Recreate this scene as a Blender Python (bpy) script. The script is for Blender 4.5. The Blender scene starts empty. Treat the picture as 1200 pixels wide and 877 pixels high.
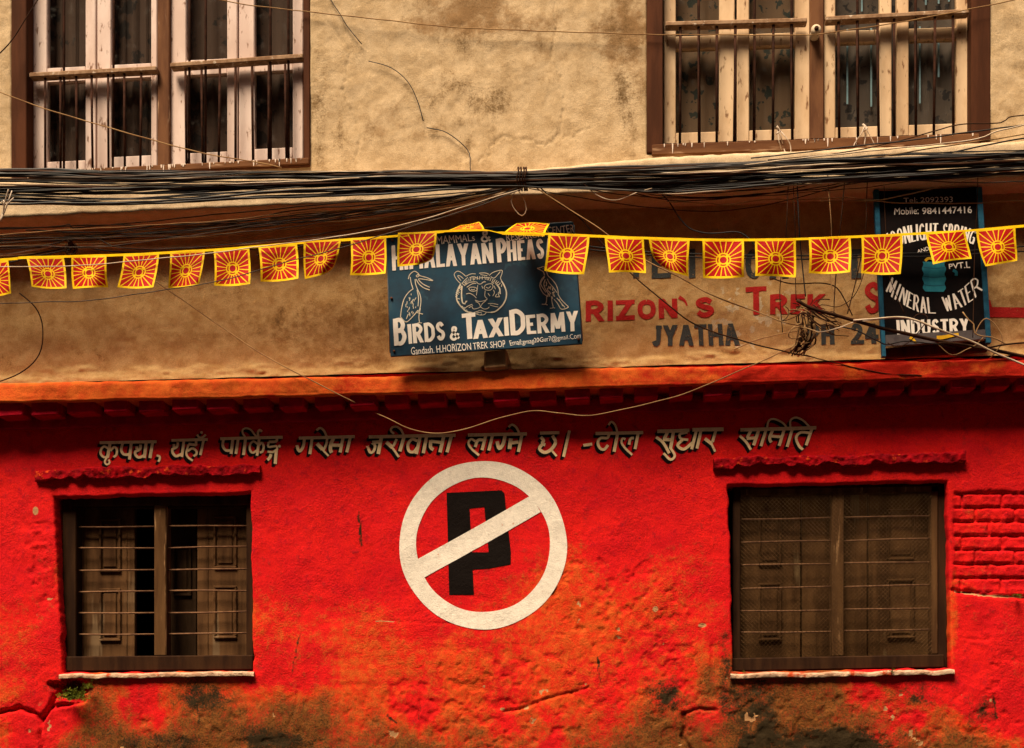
import bpy, bmesh, math, random
import numpy as np
from mathutils import Vector, Matrix

# ------------------------------------------------------------------ scene, camera, light
scene = bpy.context.scene
col = scene.collection
R = math.radians
random.seed(7)
rng = np.random.default_rng(11)

F = 1500.0                      # focal length in photo pixels (photo is 1200 wide)
HZ = 850.0                      # photo row of the horizon
YAW = R(5.0)
fw = (-math.sin(YAW), math.cos(YAW)); rt = (math.cos(YAW), math.sin(YAW))
CAM = (6.0*math.sin(YAW), -6.0*math.cos(YAW), 1.6)
cd = bpy.data.cameras.new('camera'); cam = bpy.data.objects.new('camera', cd); col.objects.link(cam)
cd.sensor_width = 36; cd.sensor_fit = 'HORIZONTAL'; cd.lens = F*36/1200
cd.shift_y = (HZ-438.5)/1200; cd.clip_start = 0.05; cd.clip_end = 500
cam.location = CAM; cam.rotation_euler = (R(90), 0, YAW)
scene.camera = cam

SUN_EL, SUN_AZ = R(60), R(-26)  # azimuth from the street side (-Y), negative = from the left
world = bpy.data.worlds.new('World'); scene.world = world; world.use_nodes = True
wn = world.node_tree.nodes; wl = world.node_tree.links
sky = wn.new('ShaderNodeTexSky'); sky.sky_type = 'NISHITA'; sky.sun_disc = False
sky.sun_elevation = SUN_EL; sky.sun_rotation = math.pi - SUN_AZ
sky.dust_density = 4.0; sky.air_density = 1.0; sky.ozone_density = 1.0
bg = wn['Background']; bg.inputs[1].default_value = 0.05
tint = wn.new('ShaderNodeMix'); tint.data_type = 'RGBA'; tint.blend_type = 'MULTIPLY'; tint.inputs[0].default_value = 1
tint.inputs[7].default_value = (1.0, 0.80, 0.62, 1)      # hazy, warm city sky
wl.new(sky.outputs[0], tint.inputs[6]); wl.new(tint.outputs[2], bg.inputs[0])
sl = bpy.data.lights.new('sun', 'SUN'); sun = bpy.data.objects.new('sun', sl); col.objects.link(sun)
sl.energy = 2.4; sl.angle = R(24); sl.color = (1.0, 0.83, 0.60)
sd = Vector((math.sin(SUN_AZ)*math.cos(SUN_EL), -math.cos(SUN_AZ)*math.cos(SUN_EL), math.sin(SUN_EL)))
sun.rotation_euler = sd.to_track_quat('Z', 'Y').to_euler(); sun.location = sd*20
vs = scene.view_settings
vs.view_transform = 'Standard'; vs.look = 'None'; vs.gamma = 1; vs.use_curve_mapping = False
vs.exposure = 1.72

# ------------------------------------------------------------------ helpers
def U(px, py, y=0.0):
    """the point on the vertical plane at depth y seen at photo pixel (px, py)"""
    dx = fw[0]*F + rt[0]*(px-600); dy = fw[1]*F + rt[1]*(px-600); dz = HZ-py
    t = (y-CAM[1])/dy
    return (CAM[0]+dx*t, y, CAM[2]+dz*t)

def tag(o, label=None, cat=None, group=None, kind=None):
    if label: o['label'] = label
    if cat: o['category'] = cat
    if group: o['group'] = group
    if kind: o['kind'] = kind
    return o

def empty(name, loc, label, cat, group=None):
    o = bpy.data.objects.new(name, None); col.objects.link(o); o.location = loc
    o.empty_display_size = 0.1
    return tag(o, label, cat, group)

def root_of(o):
    v = Vector((0, 0, 0))
    while o: v += o.location; o = o.parent
    return v

def link(name, me, mats, parent=None):
    o = bpy.data.objects.new(name, me); col.objects.link(o)
    for m in (mats if isinstance(mats, (list, tuple)) else [mats]): me.materials.append(m)
    if parent:
        off = root_of(parent); me.transform(Matrix.Translation(-off)); o.parent = parent
    else:                                   # own origin at the base of the thing
        n = len(me.vertices); a = np.empty(n*3); me.vertices.foreach_get('co', a); a = a.reshape(-1, 3)
        b = Vector(((a[:, 0].min()+a[:, 0].max())/2, (a[:, 1].min()+a[:, 1].max())/2, a[:, 2].min()))
        me.transform(Matrix.Translation(-b)); o.location = b
    return o

class MB:
    """collects geometry in world coordinates"""
    def __init__(s): s.v = []; s.f = []; s.sm = []; s.mi = []
    def add(s, vs, fs, smooth=False, mi=0):
        b = len(s.v); s.v += [tuple(p) for p in vs]
        s.f += [tuple(i+b for i in f) for f in fs]; s.sm += [smooth]*len(fs); s.mi += [mi]*len(fs)
        return s
    def prism(s, pts, yb, yf, bev=0.0, mi=0, planar=None):
        """outline of photo points (seen at depth yf), extruded back to yb"""
        fr = [U(x, y, yf) for x, y in pts]
        return s.slab([(p[0], p[2]) for p in fr], yb, yf, bev, mi)
    def slab(s, xz, yb, yf, bev=0.0, mi=0):
        n = len(xz)
        area = sum(xz[i][0]*xz[(i+1) % n][1]-xz[(i+1) % n][0]*xz[i][1] for i in range(n))
        if area < 0: xz = xz[::-1]
        bm = bmesh.new()
        a = [bm.verts.new((x, yf, z)) for x, z in xz]; b = [bm.verts.new((x, yb, z)) for x, z in xz]
        bm.faces.new(a); bm.faces.new(b[::-1])
        for i in range(n):
            j = (i+1) % n; bm.faces.new((a[j], a[i], b[i], b[j]))
        bmesh.ops.recalc_face_normals(bm, faces=bm.faces)
        if bev: bmesh.ops.bevel(bm, geom=list(bm.edges), offset=bev, segments=1, affect='EDGES', clamp_overlap=True)
        bm.verts.index_update()
        s.add([v.co[:] for v in bm.verts], [[v.index for v in f.verts] for f in bm.faces], False, mi)
        bm.free(); return s
    def ring(s, outer, inner, yb, yf, mi=0):
        """a frame: outline with an opening, both given as photo points at depth yf"""
        O = [U(x, y, yf) for x, y in outer]; I = [U(x, y, yf) for x, y in inner]; n = len(O)
        bk = lambda L: [(p[0], yb, p[2]) for p in L]
        V = O+I+bk(O)+bk(I); fs = []
        for i in range(n):
            j = (i+1) % n
            fs += [(i, n+i, n+j, j), (2*n+i, 2*n+j, 3*n+j, 3*n+i), (i, j, 2*n+j, 2*n+i), (n+i, 3*n+i, 3*n+j, n+j)]
        bm = bmesh.new(); vv = [bm.verts.new(p) for p in V]
        for f in fs: bm.faces.new([vv[k] for k in f])
        bmesh.ops.recalc_face_normals(bm, faces=bm.faces)
        bmesh.ops.bevel(bm, geom=[e for e in bm.edges if e.calc_face_angle(0) > .5], offset=.004, segments=1, affect='EDGES', clamp_overlap=True)
        bm.verts.index_update(); s.add([v.co[:] for v in bm.verts], [[v.index for v in f.verts] for f in bm.faces], False, mi); bm.free(); return s
    def tube(s, pts, r, n=6, mi=0):
        P = [Vector(p) for p in pts]; vs = []; k = len(P)
        up = Vector((0, -1, 0)); rr = r if isinstance(r, (list, tuple)) else [r]*k
        for i in range(k):
            t = (P[min(i+1, k-1)]-P[max(i-1, 0)]);
            if t.length < 1e-9: t = Vector((1, 0, 0))
            t.normalize(); a = t.cross(up)
            if a.length < 1e-3: a = t.cross(Vector((1, 0, 0.3)))
            a.normalize(); b = t.cross(a)
            for j in range(n):
                w = 2*math.pi*j/n; vs.append(P[i]+(a*math.cos(w)+b*math.sin(w))*rr[i])
        fs = [[i*n+j, i*n+(j+1) % n, (i+1)*n+(j+1) % n, (i+1)*n+j] for i in range(k-1) for j in range(n)]
        fs += [list(range(n))[::-1], list(range((k-1)*n, k*n))]
        return s.add(vs, fs, True, mi)
    def build(s, name, mats, parent=None):
        me = bpy.data.meshes.new(name); me.from_pydata(s.v, [], s.f)
        me.polygons.foreach_set('use_smooth', s.sm); me.polygons.foreach_set('material_index', s.mi)
        me.update(); return link(name, me, mats, parent)

def spline(pts, step=6.0):
    """Catmull-Rom through points of any dimension"""
    P = [np.array(p, float) for p in pts]
    if len(P) == 2:
        n = max(2, int(np.linalg.norm(P[1]-P[0])/step)+1)
        return [P[0]+(P[1]-P[0])*i/(n-1) for i in range(n)]
    P = [2*P[0]-P[1]]+P+[2*P[-1]-P[-2]]; out = []
    for i in range(1, len(P)-2):
        a, b, c, d = P[i-1:i+3]; n = max(2, int(np.linalg.norm((c-b)[:2])/step)+1)
        for k in range(n):
            t = k/n
            out.append(0.5*((2*b)+(c-a)*t+(2*a-5*b+4*c-d)*t*t+(3*b-a-3*c+d)*t**3))
    out.append(P[-2]); return out

# numpy noise ------------------------------------------------------
def _h(ix, iy, s):
    n = (ix*374761393+iy*668265263+s*974711) & 0xffffffff
    n = ((n ^ (n >> 13))*1274126177) & 0xffffffff
    return ((n ^ (n >> 16)) & 0xffff)/65535.0
def vnoise(x, y, s=0):
    x = np.asarray(x, float); y = np.asarray(y, float)
    ix = np.floor(x).astype(np.int64); iy = np.floor(y).astype(np.int64); fx = x-ix; fy = y-iy
    fx = fx*fx*(3-2*fx); fy = fy*fy*(3-2*fy)
    a = _h(ix, iy, s)*(1-fx)+_h(ix+1, iy, s)*fx; b = _h(ix, iy+1, s)*(1-fx)+_h(ix+1, iy+1, s)*fx
    return a*(1-fy)+b*fy
def fbm(x, y, s=0, o=4):
    t = 0; a = 0.5; n = 0
    for k in range(o):
        t = t+a*vnoise(x*2**k+17.3*k, y*2**k-9.1*k, s+k); n += a; a *= 0.5
    return t/n
def sst(a, b, x):
    t = np.clip((x-a)/(b-a), 0, 1); return t*t*(3-2*t)
def gauss(px, py, cx, cy, sx, sy): return np.exp(-((px-cx)/sx)**2-((py-cy)/sy)**2)
def dline(px, py, pts):
    d = np.full(np.shape(px), 1e9)
    for (ax, ay), (bx, by) in zip(pts[:-1], pts[1:]):
        vx, vy = bx-ax, by-ay; t = np.clip(((px-ax)*vx+(py-ay)*vy)/(vx*vx+vy*vy+1e-9), 0, 1)
        d = np.minimum(d, np.hypot(px-ax-t*vx, py-ay-t*vy))
    return d

# ------------------------------------------------------------------ materials
def newmat(name):
    m = bpy.data.materials.new(name); m.use_nodes = True
    return m, m.node_tree.nodes, m.node_tree.links, m.node_tree.nodes['Principled BSDF']
def pos(n, l, scale=(1, 1, 1)):
    g = n.new('ShaderNodeNewGeometry'); mp = n.new('ShaderNodeMapping'); mp.inputs['Scale'].default_value = scale
    l.new(g.outputs['Position'], mp.inputs['Vector']); return mp.outputs[0]
def noise(n, l, v, scale, detail=5, rough=0.6):
    t = n.new('ShaderNodeTexNoise'); t.inputs['Scale'].default_value = scale; t.inputs['Detail'].default_value = detail
    t.inputs['Roughness'].default_value = rough; l.new(v, t.inputs['Vector']); return t.outputs['Fac']
def ramp(n, l, fac, a, b, ca=(0, 0, 0, 1), cb=(1, 1, 1, 1)):
    r = n.new('ShaderNodeMapRange'); r.inputs[1].default_value = a; r.inputs[2].default_value = b; r.interpolation_type = 'SMOOTHSTEP'
    l.new(fac, r.inputs[0]); return r.outputs[0]
def mixc(n, l, fac, a, b, mode='MIX'):
    x = n.new('ShaderNodeMix'); x.data_type = 'RGBA'; x.blend_type = mode
    for sock, val in ((x.inputs[0], fac), (x.inputs[6], a), (x.inputs[7], b)):
        if hasattr(val, 'is_linked'): l.new(val, sock)
        elif isinstance(val, (int, float)): sock.default_value = val
        else: sock.default_value = (*val[:3], 1)
    return x.outputs[2]
def math_(n, l, op, a, b=None, c=None):
    x = n.new('ShaderNodeMath'); x.operation = op
    for i, v in enumerate((a, b, c)):
        if v is None: continue
        if hasattr(v, 'is_linked'): l.new(v, x.inputs[i])
        else: x.inputs[i].default_value = v
    return x.outputs[0]
def bump(n, l, p, h, strength=0.4, dist=0.01):
    b = n.new('ShaderNodeBump'); b.inputs['Strength'].default_value = strength; b.inputs['Distance'].default_value = dist
    l.new(h, b.inputs['Height']); l.new(b.outputs[0], p.inputs['Normal'])
def grit(n, l, v, c, lo=.62, hi=1.12, sc=300):
    g = ramp(n, l, noise(n, l, v, sc, 3, .8), .32, .68); x = n.new('ShaderNodeMapRange'); x.inputs[3].default_value = lo; x.inputs[4].default_value = hi; l.new(g, x.inputs[0])
    h = n.new('ShaderNodeHueSaturation'); l.new(c, h.inputs['Color']); l.new(x.outputs[0], h.inputs['Value']); return h.outputs[0]
def attr(n, name):
    a = n.new('ShaderNodeAttribute'); a.attribute_name = name; return a.outputs['Fac']

def simple(name, c1, c2=None, rough=0.7, scale=12, lo=0.35, hi=0.65, stretch=(1, 1, 1), bmp=0.3, bd=0.003, fine=90, spec=0.03, metal=0, c3=None, sc3=60):
    m, n, l, p = newmat(name); v = pos(n, l, stretch)
    f = ramp(n, l, noise(n, l, v, scale), lo, hi)
    c = mixc(n, l, f, c1, c2 or [x*0.7 for x in c1])
    if c3: c = mixc(n, l, ramp(n, l, noise(n, l, v, sc3, 3), 0.58, 0.7), c, c3)
    l.new(c, p.inputs['Base Color']); p.inputs['Roughness'].default_value = rough
    p.inputs['Specular IOR Level'].default_value = spec; p.inputs['Metallic'].default_value = metal
    if bmp: bump(n, l, p, noise(n, l, v, fine, 4), bmp, bd)
    return m

def red_wall():
    m, n, l, p = newmat('red_limewash'); v = pos(n, l)
    big = noise(n, l, v, 5, 6, 0.65); med = noise(n, l, v, 22, 6, 0.7); fin = noise(n, l, v, 110, 5, 0.7)
    red = mixc(n, l, ramp(n, l, big, 0.3, 0.7), (0.60, 0.004, 0.009), (0.77, 0.010, 0.007))
    red = mixc(n, l, ramp(n, l, med, 0.5, 0.72), red, (0.44, 0.002, 0.012))
    orange = mixc(n, l, ramp(n, l, med, 0.35, 0.65), (0.72, 0.035, 0.006), (0.66, 0.095, 0.013))
    w = math_(n, l, 'ADD', attr(n, 'wear_and_light'), math_(n, l, 'MULTIPLY', math_(n, l, 'SUBTRACT', fin, 0.5), 0.9))
    w = math_(n, l, 'ADD', w, math_(n, l, 'MULTIPLY', math_(n, l, 'SUBTRACT', med, 0.5), 1.0))
    c = mixc(n, l, ramp(n, l, w, 0.42, 0.92), red, orange)
    brown = mixc(n, l, ramp(n, l, med, 0.35, 0.65), (0.125, 0.044, 0.009), (0.25, 0.080, 0.015))
    brown = mixc(n, l, ramp(n, l, fin, 0.45, 0.7), brown, (0.085, 0.040, 0.010))
    g = math_(n, l, 'ADD', attr(n, 'grime'), math_(n, l, 'MULTIPLY', math_(n, l, 'SUBTRACT', med, 0.5), 1.1))
    g = math_(n, l, 'ADD', g, math_(n, l, 'MULTIPLY', math_(n, l, 'SUBTRACT', fin, 0.5), 1.1))
    g = math_(n, l, 'ADD', g, math_(n, l, 'MULTIPLY', math_(n, l, 'SUBTRACT', noise(n, l, pos(n, l, (1, 1, .25)), 26, 5, .7), 0.5), 0.8))
    c = mixc(n, l, ramp(n, l, g, 0.05, 1.05), c, brown)
    d = math_(n, l, 'ADD', attr(n, 'mould_shade'), math_(n, l, 'MULTIPLY', math_(n, l, 'SUBTRACT', fin, 0.5), 1.3))
    d = math_(n, l, 'ADD', d, math_(n, l, 'MULTIPLY', math_(n, l, 'SUBTRACT', med, 0.5), 1.4))
    c = mixc(n, l, ramp(n, l, d, 0.3, 1.0), c, (0.030, 0.018, 0.006))
    c = mixc(n, l, ramp(n, l, attr(n, 'bare'), 0.4, 0.6), c, (0.48, 0.25, 0.11))
    c = grit(n, l, v, c)
    l.new(c, p.inputs['Base Color']); p.inputs['Roughness'].default_value = 0.85; p.inputs['Specular IOR Level'].default_value = 0.12
    pat = ramp(n, l, noise(n, l, v, 3.2, 4), 0.42, 0.62)
    fz = math_(n, l, 'MULTIPLY', fin, math_(n, l, 'ADD', 0.25, math_(n, l, 'MULTIPLY', pat, 1.0)))
    scr = noise(n, l, pos(n, l, (1, 1, .12)), 60, 3, .6)
    bump(n, l, p, math_(n, l, 'ADD', math_(n, l, 'MULTIPLY', scr, .35), math_(n, l, 'ADD', fz, math_(n, l, 'MULTIPLY', med, .9))), 0.75, 0.008)
    return m

def beige_wall(name, a, b, stain_shade, dk):
    m, n, l, p = newmat(name); v = pos(n, l)
    big = noise(n, l, v, 2.6, 6, 0.65); med = noise(n, l, v, 14, 6, 0.7); fin = noise(n, l, v, 120, 5, 0.75)
    c = mixc(n, l, ramp(n, l, med, 0.35, 0.65), a, b)
    s = math_(n, l, 'ADD', attr(n, 'stain_shade'), math_(n, l, 'MULTIPLY', math_(n, l, 'SUBTRACT', big, 0.5), 1.3))
    s = math_(n, l, 'ADD', s, math_(n, l, 'MULTIPLY', math_(n, l, 'SUBTRACT', med, 0.5), 1.2))
    c = mixc(n, l, ramp(n, l, s, 0.2, 0.8), c, stain_shade)
    stk = noise(n, l, pos(n, l, (1, 1, .13)), 13, 5, .65); blo = noise(n, l, v, 7, 7, .72)
    d = math_(n, l, 'ADD', attr(n, 'mould_shade'), math_(n, l, 'MULTIPLY', math_(n, l, 'SUBTRACT', fin, 0.5), 1.0))
    d = math_(n, l, 'ADD', d, math_(n, l, 'MULTIPLY', math_(n, l, 'SUBTRACT', stk, 0.45), 1.0))
    d = math_(n, l, 'ADD', d, math_(n, l, 'MULTIPLY', math_(n, l, 'SUBTRACT', blo, 0.42), 1.5))
    c = mixc(n, l, ramp(n, l, d, 0.35, 0.9), c, dk)
    c = mixc(n, l, ramp(n, l, fin, 0.62, 0.75), c, dk)
    c = mixc(n, l, ramp(n, l, attr(n, 'bare'), 0.4, 0.6), c, (0.55, 0.42, 0.26))
    c = grit(n, l, v, c, .72, 1.1)
    l.new(c, p.inputs['Base Color']); p.inputs['Roughness'].default_value = 0.9; p.inputs['Specular IOR Level'].default_value = 0.1
    pat = ramp(n, l, noise(n, l, v, 2.8, 4), 0.42, 0.62)
    fz = math_(n, l, 'MULTIPLY', fin, math_(n, l, 'ADD', 0.2, math_(n, l, 'MULTIPLY', pat, 0.9)))
    bump(n, l, p, math_(n, l, 'ADD', fz, math_(n, l, 'MULTIPLY', med, 0.9)), 0.5, 0.007)
    return m

def paint(name, c, chip, amt=0.66, rough=0.7):
    """wall paint with worn specks letting the coat below show"""
    m, n, l, p = newmat(name); v = pos(n, l)
    med = noise(n, l, v, 30, 5, 0.7); fin = noise(n, l, v, 150, 4, 0.7)
    k = ramp(n, l, math_(n, l, 'ADD', math_(n, l, 'MULTIPLY', med, 0.6), math_(n, l, 'MULTIPLY', fin, 0.4)), amt-0.04, amt+0.03)
    cc = mixc(n, l, ramp(n, l, med, 0.35, 0.7), c, [x*0.84 for x in c])
    l.new(grit(n, l, v, mixc(n, l, k, cc, chip), .84, 1.04), p.inputs['Base Color']); p.inputs['Roughness'].default_value = rough
    p.inputs['Specular IOR Level'].default_value = 0.06
    bump(n, l, p, math_(n, l, 'ADD', fin, math_(n, l, 'MULTIPLY', noise(n, l, v, 22, 6, 0.7), 1.5)), 0.45, 0.006)
    return m

def flag_mat():
    m, n, l, p = newmat('sunburst_cloth')
    uv = n.new('ShaderNodeUVMap'); sp = n.new('ShaderNodeSeparateXYZ'); l.new(uv.outputs[0], sp.inputs[0])
    u, v = sp.outputs[0], sp.outputs[1]
    du = math_(n, l, 'SUBTRACT', u, 0.5); dv = math_(n, l, 'SUBTRACT', v, 0.47)
    r = math_(n, l, 'SQRT', math_(n, l, 'ADD', math_(n, l, 'MULTIPLY', du, du), math_(n, l, 'MULTIPLY', dv, dv)))
    th = math_(n, l, 'ARCTAN2', dv, du)
    fr = math_(n, l, 'FRACT', math_(n, l, 'ADD', math_(n, l, 'MULTIPLY', th, 20/(2*math.pi)), 20.0))
    d = math_(n, l, 'MULTIPLY', math_(n, l, 'ABSOLUTE', math_(n, l, 'SUBTRACT', fr, 0.5)), math_(n, l, 'MULTIPLY', r, 2*math.pi/20))
    ray = math_(n, l, 'GREATER_THAN', d, math_(n, l, 'ADD', 0.0075, math_(n, l, 'MULTIPLY', r, 0.013)))
    ray = math_(n, l, 'MULTIPLY', ray, math_(n, l, 'GREATER_THAN', r, 0.185))
    e = math_(n, l, 'MINIMUM', math_(n, l, 'MINIMUM', u, math_(n, l, 'SUBTRACT', 1.0, u)), math_(n, l, 'MINIMUM', v, math_(n, l, 'SUBTRACT', 1.0, v)))
    ray = math_(n, l, 'MULTIPLY', ray, math_(n, l, 'GREATER_THAN', e, 0.055))
    def ring(a, b): return math_(n, l, 'MULTIPLY', math_(n, l, 'GREATER_THAN', r, a), math_(n, l, 'LESS_THAN', r, b))
    four = math_(n, l, 'GREATER_THAN', math_(n, l, 'SINE', math_(n, l, 'ADD', math_(n, l, 'MULTIPLY', th, 4.0), 1.57)), -0.45)
    red = math_(n, l, 'MAXIMUM', ray, math_(n, l, 'MAXIMUM', math_(n, l, 'LESS_THAN', r, 0.085), math_(n, l, 'MULTIPLY', ring(0.118, 0.152), four)))
    core = math_(n, l, 'LESS_THAN', r, 0.045)
    c = mixc(n, l, red, (0.92, 0.60, 0.004), (0.45, 0.004, 0.004))
    c = mixc(n, l, core, c, (0.40, 0.004, 0.02))
    oi = n.new('ShaderNodeObjectInfo'); hs = n.new('ShaderNodeHueSaturation'); l.new(c, hs.inputs['Color'])
    l.new(math_(n, l, 'ADD', 0.80, math_(n, l, 'MULTIPLY', oi.outputs['Random'], 0.26)), hs.inputs['Value'])
    wv = noise(n, l, pos(n, l), 26, 4, .6); c = mixc(n, l, ramp(n, l, wv, .5, .8), hs.outputs[0], (0.50, 0.14, 0.02)); 
    fdm = n.new('ShaderNodeMix'); fdm.data_type = 'RGBA'; fdm.inputs[0].default_value = 0.75; l.new(c, fdm.inputs[6]); l.new(hs.outputs[0], fdm.inputs[7]); c = fdm.outputs[2]
    l.new(c, p.inputs['Base Color']); p.inputs['Roughness'].default_value = 0.6; p.inputs['Specular IOR Level'].default_value = 0.15
    out = n['Material Output']; tr = n.new('ShaderNodeBsdfTranslucent'); l.new(c, tr.inputs[0])
    mx = n.new('ShaderNodeMixShader'); mx.inputs[0].default_value = 0.22
    l.new(p.outputs[0], mx.inputs[1]); l.new(tr.outputs[0], mx.inputs[2]); l.new(mx.outputs[0], out.inputs[0])
    v3 = pos(n, l); bump(n, l, p, noise(n, l, v3, 30, 3), 0.35, 0.008)
    return m

def glass_mat():
    m, n, l, p = newmat('old_window_glass'); out = n['Material Output']
    tr = n.new('ShaderNodeBsdfTransparent'); tr.inputs[0].default_value = (0.86, 0.84, 0.80, 1)
    gl = n.new('ShaderNodeBsdfGlossy'); gl.inputs['Roughness'].default_value = 0.06; gl.inputs[0].default_value = (0.55, 0.55, 0.55, 1)
    lw = n.new('ShaderNodeLayerWeight'); lw.inputs[0].default_value = 0.5
    frs = math_(n, l, 'ADD', 0.045, math_(n, l, 'MULTIPLY', 0.7, math_(n, l, 'POWER', lw.outputs['Facing'], 4.0)))
    mx = n.new('ShaderNodeMixShader'); l.new(frs, mx.inputs[0]); l.new(tr.outputs[0], mx.inputs[1]); l.new(gl.outputs[0], mx.inputs[2])
    df = n.new('ShaderNodeBsdfDiffuse'); df.inputs[0].default_value = (0.45, 0.42, 0.38, 1)
    v = pos(n, l); dirt = ramp(n, l, noise(n, l, v, 16, 6, 0.7), 0.52, 0.85); dirt = math_(n, l, 'MULTIPLY', dirt, 0.14)
    m2 = n.new('ShaderNodeMixShader'); l.new(dirt, m2.inputs[0]); l.new(mx.outputs[0], m2.inputs[1]); l.new(df.outputs[0], m2.inputs[2])
    l.new(m2.outputs[0], out.inputs[0]); return m

def curtain_mat(name, base, flower, scale=11):
    m, n, l, p = newmat(name); v = pos(n, l)
    nz = n.new('ShaderNodeTexNoise'); nz.inputs['Scale'].default_value = 30; l.new(v, nz.inputs['Vector'])
    vv = mixc(n, l, 0.09, v, nz.outputs['Color'])
    vo = n.new('ShaderNodeTexVoronoi'); vo.inputs['Scale'].default_value = scale; l.new(vv, vo.inputs['Vector'])
    f = ramp(n, l, vo.outputs['Distance'], 0.27, 0.36)
    l.new(mixc(n, l, f, flower, base), p.inputs['Base Color']); p.inputs['Roughness'].default_value = 0.9
    return m

M = {}
M['red'] = red_wall()
M['upper'] = beige_wall('upper_plaster', (0.58, 0.425, 0.255), (0.46, 0.32, 0.175), (0.27, 0.155, 0.068), (0.14, 0.08, 0.03))
M['mid'] = beige_wall('middle_plaster', (0.54, 0.34, 0.15), (0.43, 0.24, 0.09), (0.27, 0.135, 0.045), (0.12, 0.06, 0.022))
M['ledge'] = beige_wall('ledge_plaster', (0.60, 0.45, 0.29), (0.50, 0.36, 0.22), (0.34, 0.21, 0.11), (0.14, 0.085, 0.045))
M['orange'] = beige_wall('orange_limewash', (0.78, 0.15, 0.022), (0.68, 0.085, 0.014), (0.56, 0.020, 0.008), (0.30, 0.05, 0.015))
M['lintel'] = simple('red_lintel', (0.36, 0.004, 0.008), (0.20, 0.004, 0.008), 0.9, 20, bmp=0.9, bd=0.010, fine=60, c3=(0.62, 0.06, 0.012), sc3=30)
M['dentil'] = simple('red_dentil', (0.46, 0.006, 0.02), (0.30, 0.006, 0.018), 0.85, 16, bmp=0.6, bd=0.006)
M['sash_pink'] = simple('pale_sash_paint', (0.70, 0.56, 0.50), (0.60, 0.45, 0.39), 0.6, 9, stretch=(1, 1, 0.35), bmp=0.25, c3=(0.22, 0.12, 0.08), sc3=42)
M['sash_tan'] = simple('tan_sash_paint', (0.68, 0.49, 0.31), (0.54, 0.36, 0.21), 0.6, 9, stretch=(1, 1, 0.35), bmp=0.25, c3=(0.20, 0.10, 0.05), sc3=42)
M['wood'] = simple('brown_frame_wood', (0.085, 0.030, 0.014), (0.05, 0.018, 0.009), 0.65, 14, stretch=(1, 1, 0.15), bmp=0.4)
M['wood_h'] = simple('brown_sill_wood', (0.15, 0.068, 0.03), (0.09, 0.036, 0.017), 0.7, 14, stretch=(0.15, 1, 1), bmp=0.4, c3=(0.40, 0.25, 0.15), sc3=24)
M['wood_m'] = simple('worn_mullion_wood', (0.16, 0.072, 0.034), (0.09, 0.038, 0.02), 0.7, 14, stretch=(1, 1, 0.2), bmp=0.4, c3=(0.38, 0.24, 0.15), sc3=24)
M['wood_old'] = simple('weathered_wood', (0.12, 0.060, 0.024), (0.06, 0.028, 0.012), 0.75, 16, stretch=(1, 1, 0.12), bmp=0.5, c3=(0.30, 0.17, 0.08), sc3=40)
M['wood_dk'] = simple('dark_frame_wood', (0.040, 0.018, 0.008), (0.02, 0.009, 0.005), 0.7, 16, stretch=(1, 1, 0.15), bmp=0.5)
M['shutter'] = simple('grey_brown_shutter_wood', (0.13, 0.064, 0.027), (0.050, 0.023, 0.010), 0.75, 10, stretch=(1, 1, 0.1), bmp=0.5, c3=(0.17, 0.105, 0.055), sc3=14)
M['shutter_dim'] = simple('dim_lit_shutter_wood', (0.045, 0.024, 0.012), (0.022, 0.012, 0.006), 0.75, 10, stretch=(1, 1, 0.1), bmp=0.5)  # darker copy of the shutter wood: dim light on the inner leaf as colour
M['shutter_gr'] = simple('dusty_shutter_wood', (0.115, 0.057, 0.022), (0.042, 0.020, 0.008), 0.8, 9, stretch=(1, 1, 0.15), bmp=0.5, c3=(0.16, 0.105, 0.05), sc3=12)
M['iron'] = simple('rusty_iron', (0.045, 0.018, 0.011), (0.02, 0.009, 0.006), 0.8, 30, bmp=0.3)
M['iron_l'] = simple('rubbed_iron', (0.22, 0.115, 0.06), (0.12, 0.06, 0.035), 0.65, 30, bmp=0.3)
M['wire'] = simple('mesh_wire', (0.13, 0.07, 0.03), (0.06, 0.03, 0.013), 0.6, 30, bmp=0)
M['rail'] = simple('dusty_rail', (0.34, 0.215, 0.13), (0.20, 0.11, 0.06), 0.75, 22, bmp=0.4, c3=(0.55, 0.44, 0.34), sc3=40)
M['drip'] = simple('white_paint_drip', (0.72, 0.62, 0.54), (0.62, 0.5, 0.42), 0.5, 20, bmp=0)
M['glass'] = glass_mat()
M['curtain'] = curtain_mat('flowered_curtain', (0.125, 0.078, 0.045), (0.016, 0.024, 0.02), 15)
M['curtain_b'] = curtain_mat('blue_grey_curtain', (0.085, 0.068, 0.058), (0.02, 0.018, 0.02), 13)
M['curtain_d'] = curtain_mat('dark_curtain', (0.055, 0.030, 0.020), (0.012, 0.007, 0.006), 9)
M['stripe'] = simple('pale_blue_ribbon', (0.30, 0.50, 0.62), rough=0.6, bmp=0)
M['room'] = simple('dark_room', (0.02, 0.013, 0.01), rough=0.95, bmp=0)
M['shell'] = simple('side_plaster', (0.36, 0.24, 0.14), (0.27, 0.17, 0.1), 0.9, 4)
M['opp'] = simple('dark_brick_wall', (0.13, 0.065, 0.04), (0.09, 0.045, 0.03), 0.9, 6)
M['street'] = simple('street_paving', (0.075, 0.060, 0.050), (0.045, 0.038, 0.032), 0.85, 3, bmp=0.5)
M['cream'] = paint('cream_lettering', (0.95, 0.68, 0.39), (0.60, 0.15, 0.05), 0.625)
M['black_sh'] = paint('black_lettering', (0.008, 0.003, 0.003), (0.10, 0.006, 0.006), 0.70)
M['white'] = paint('white_wall_paint', (0.86, 0.77, 0.66), (0.58, 0.20, 0.09), 0.632)
M['black_p'] = paint('black_wall_paint', (0.007, 0.004, 0.003), (0.30, 0.10, 0.05), 0.68, 0.7)
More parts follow.
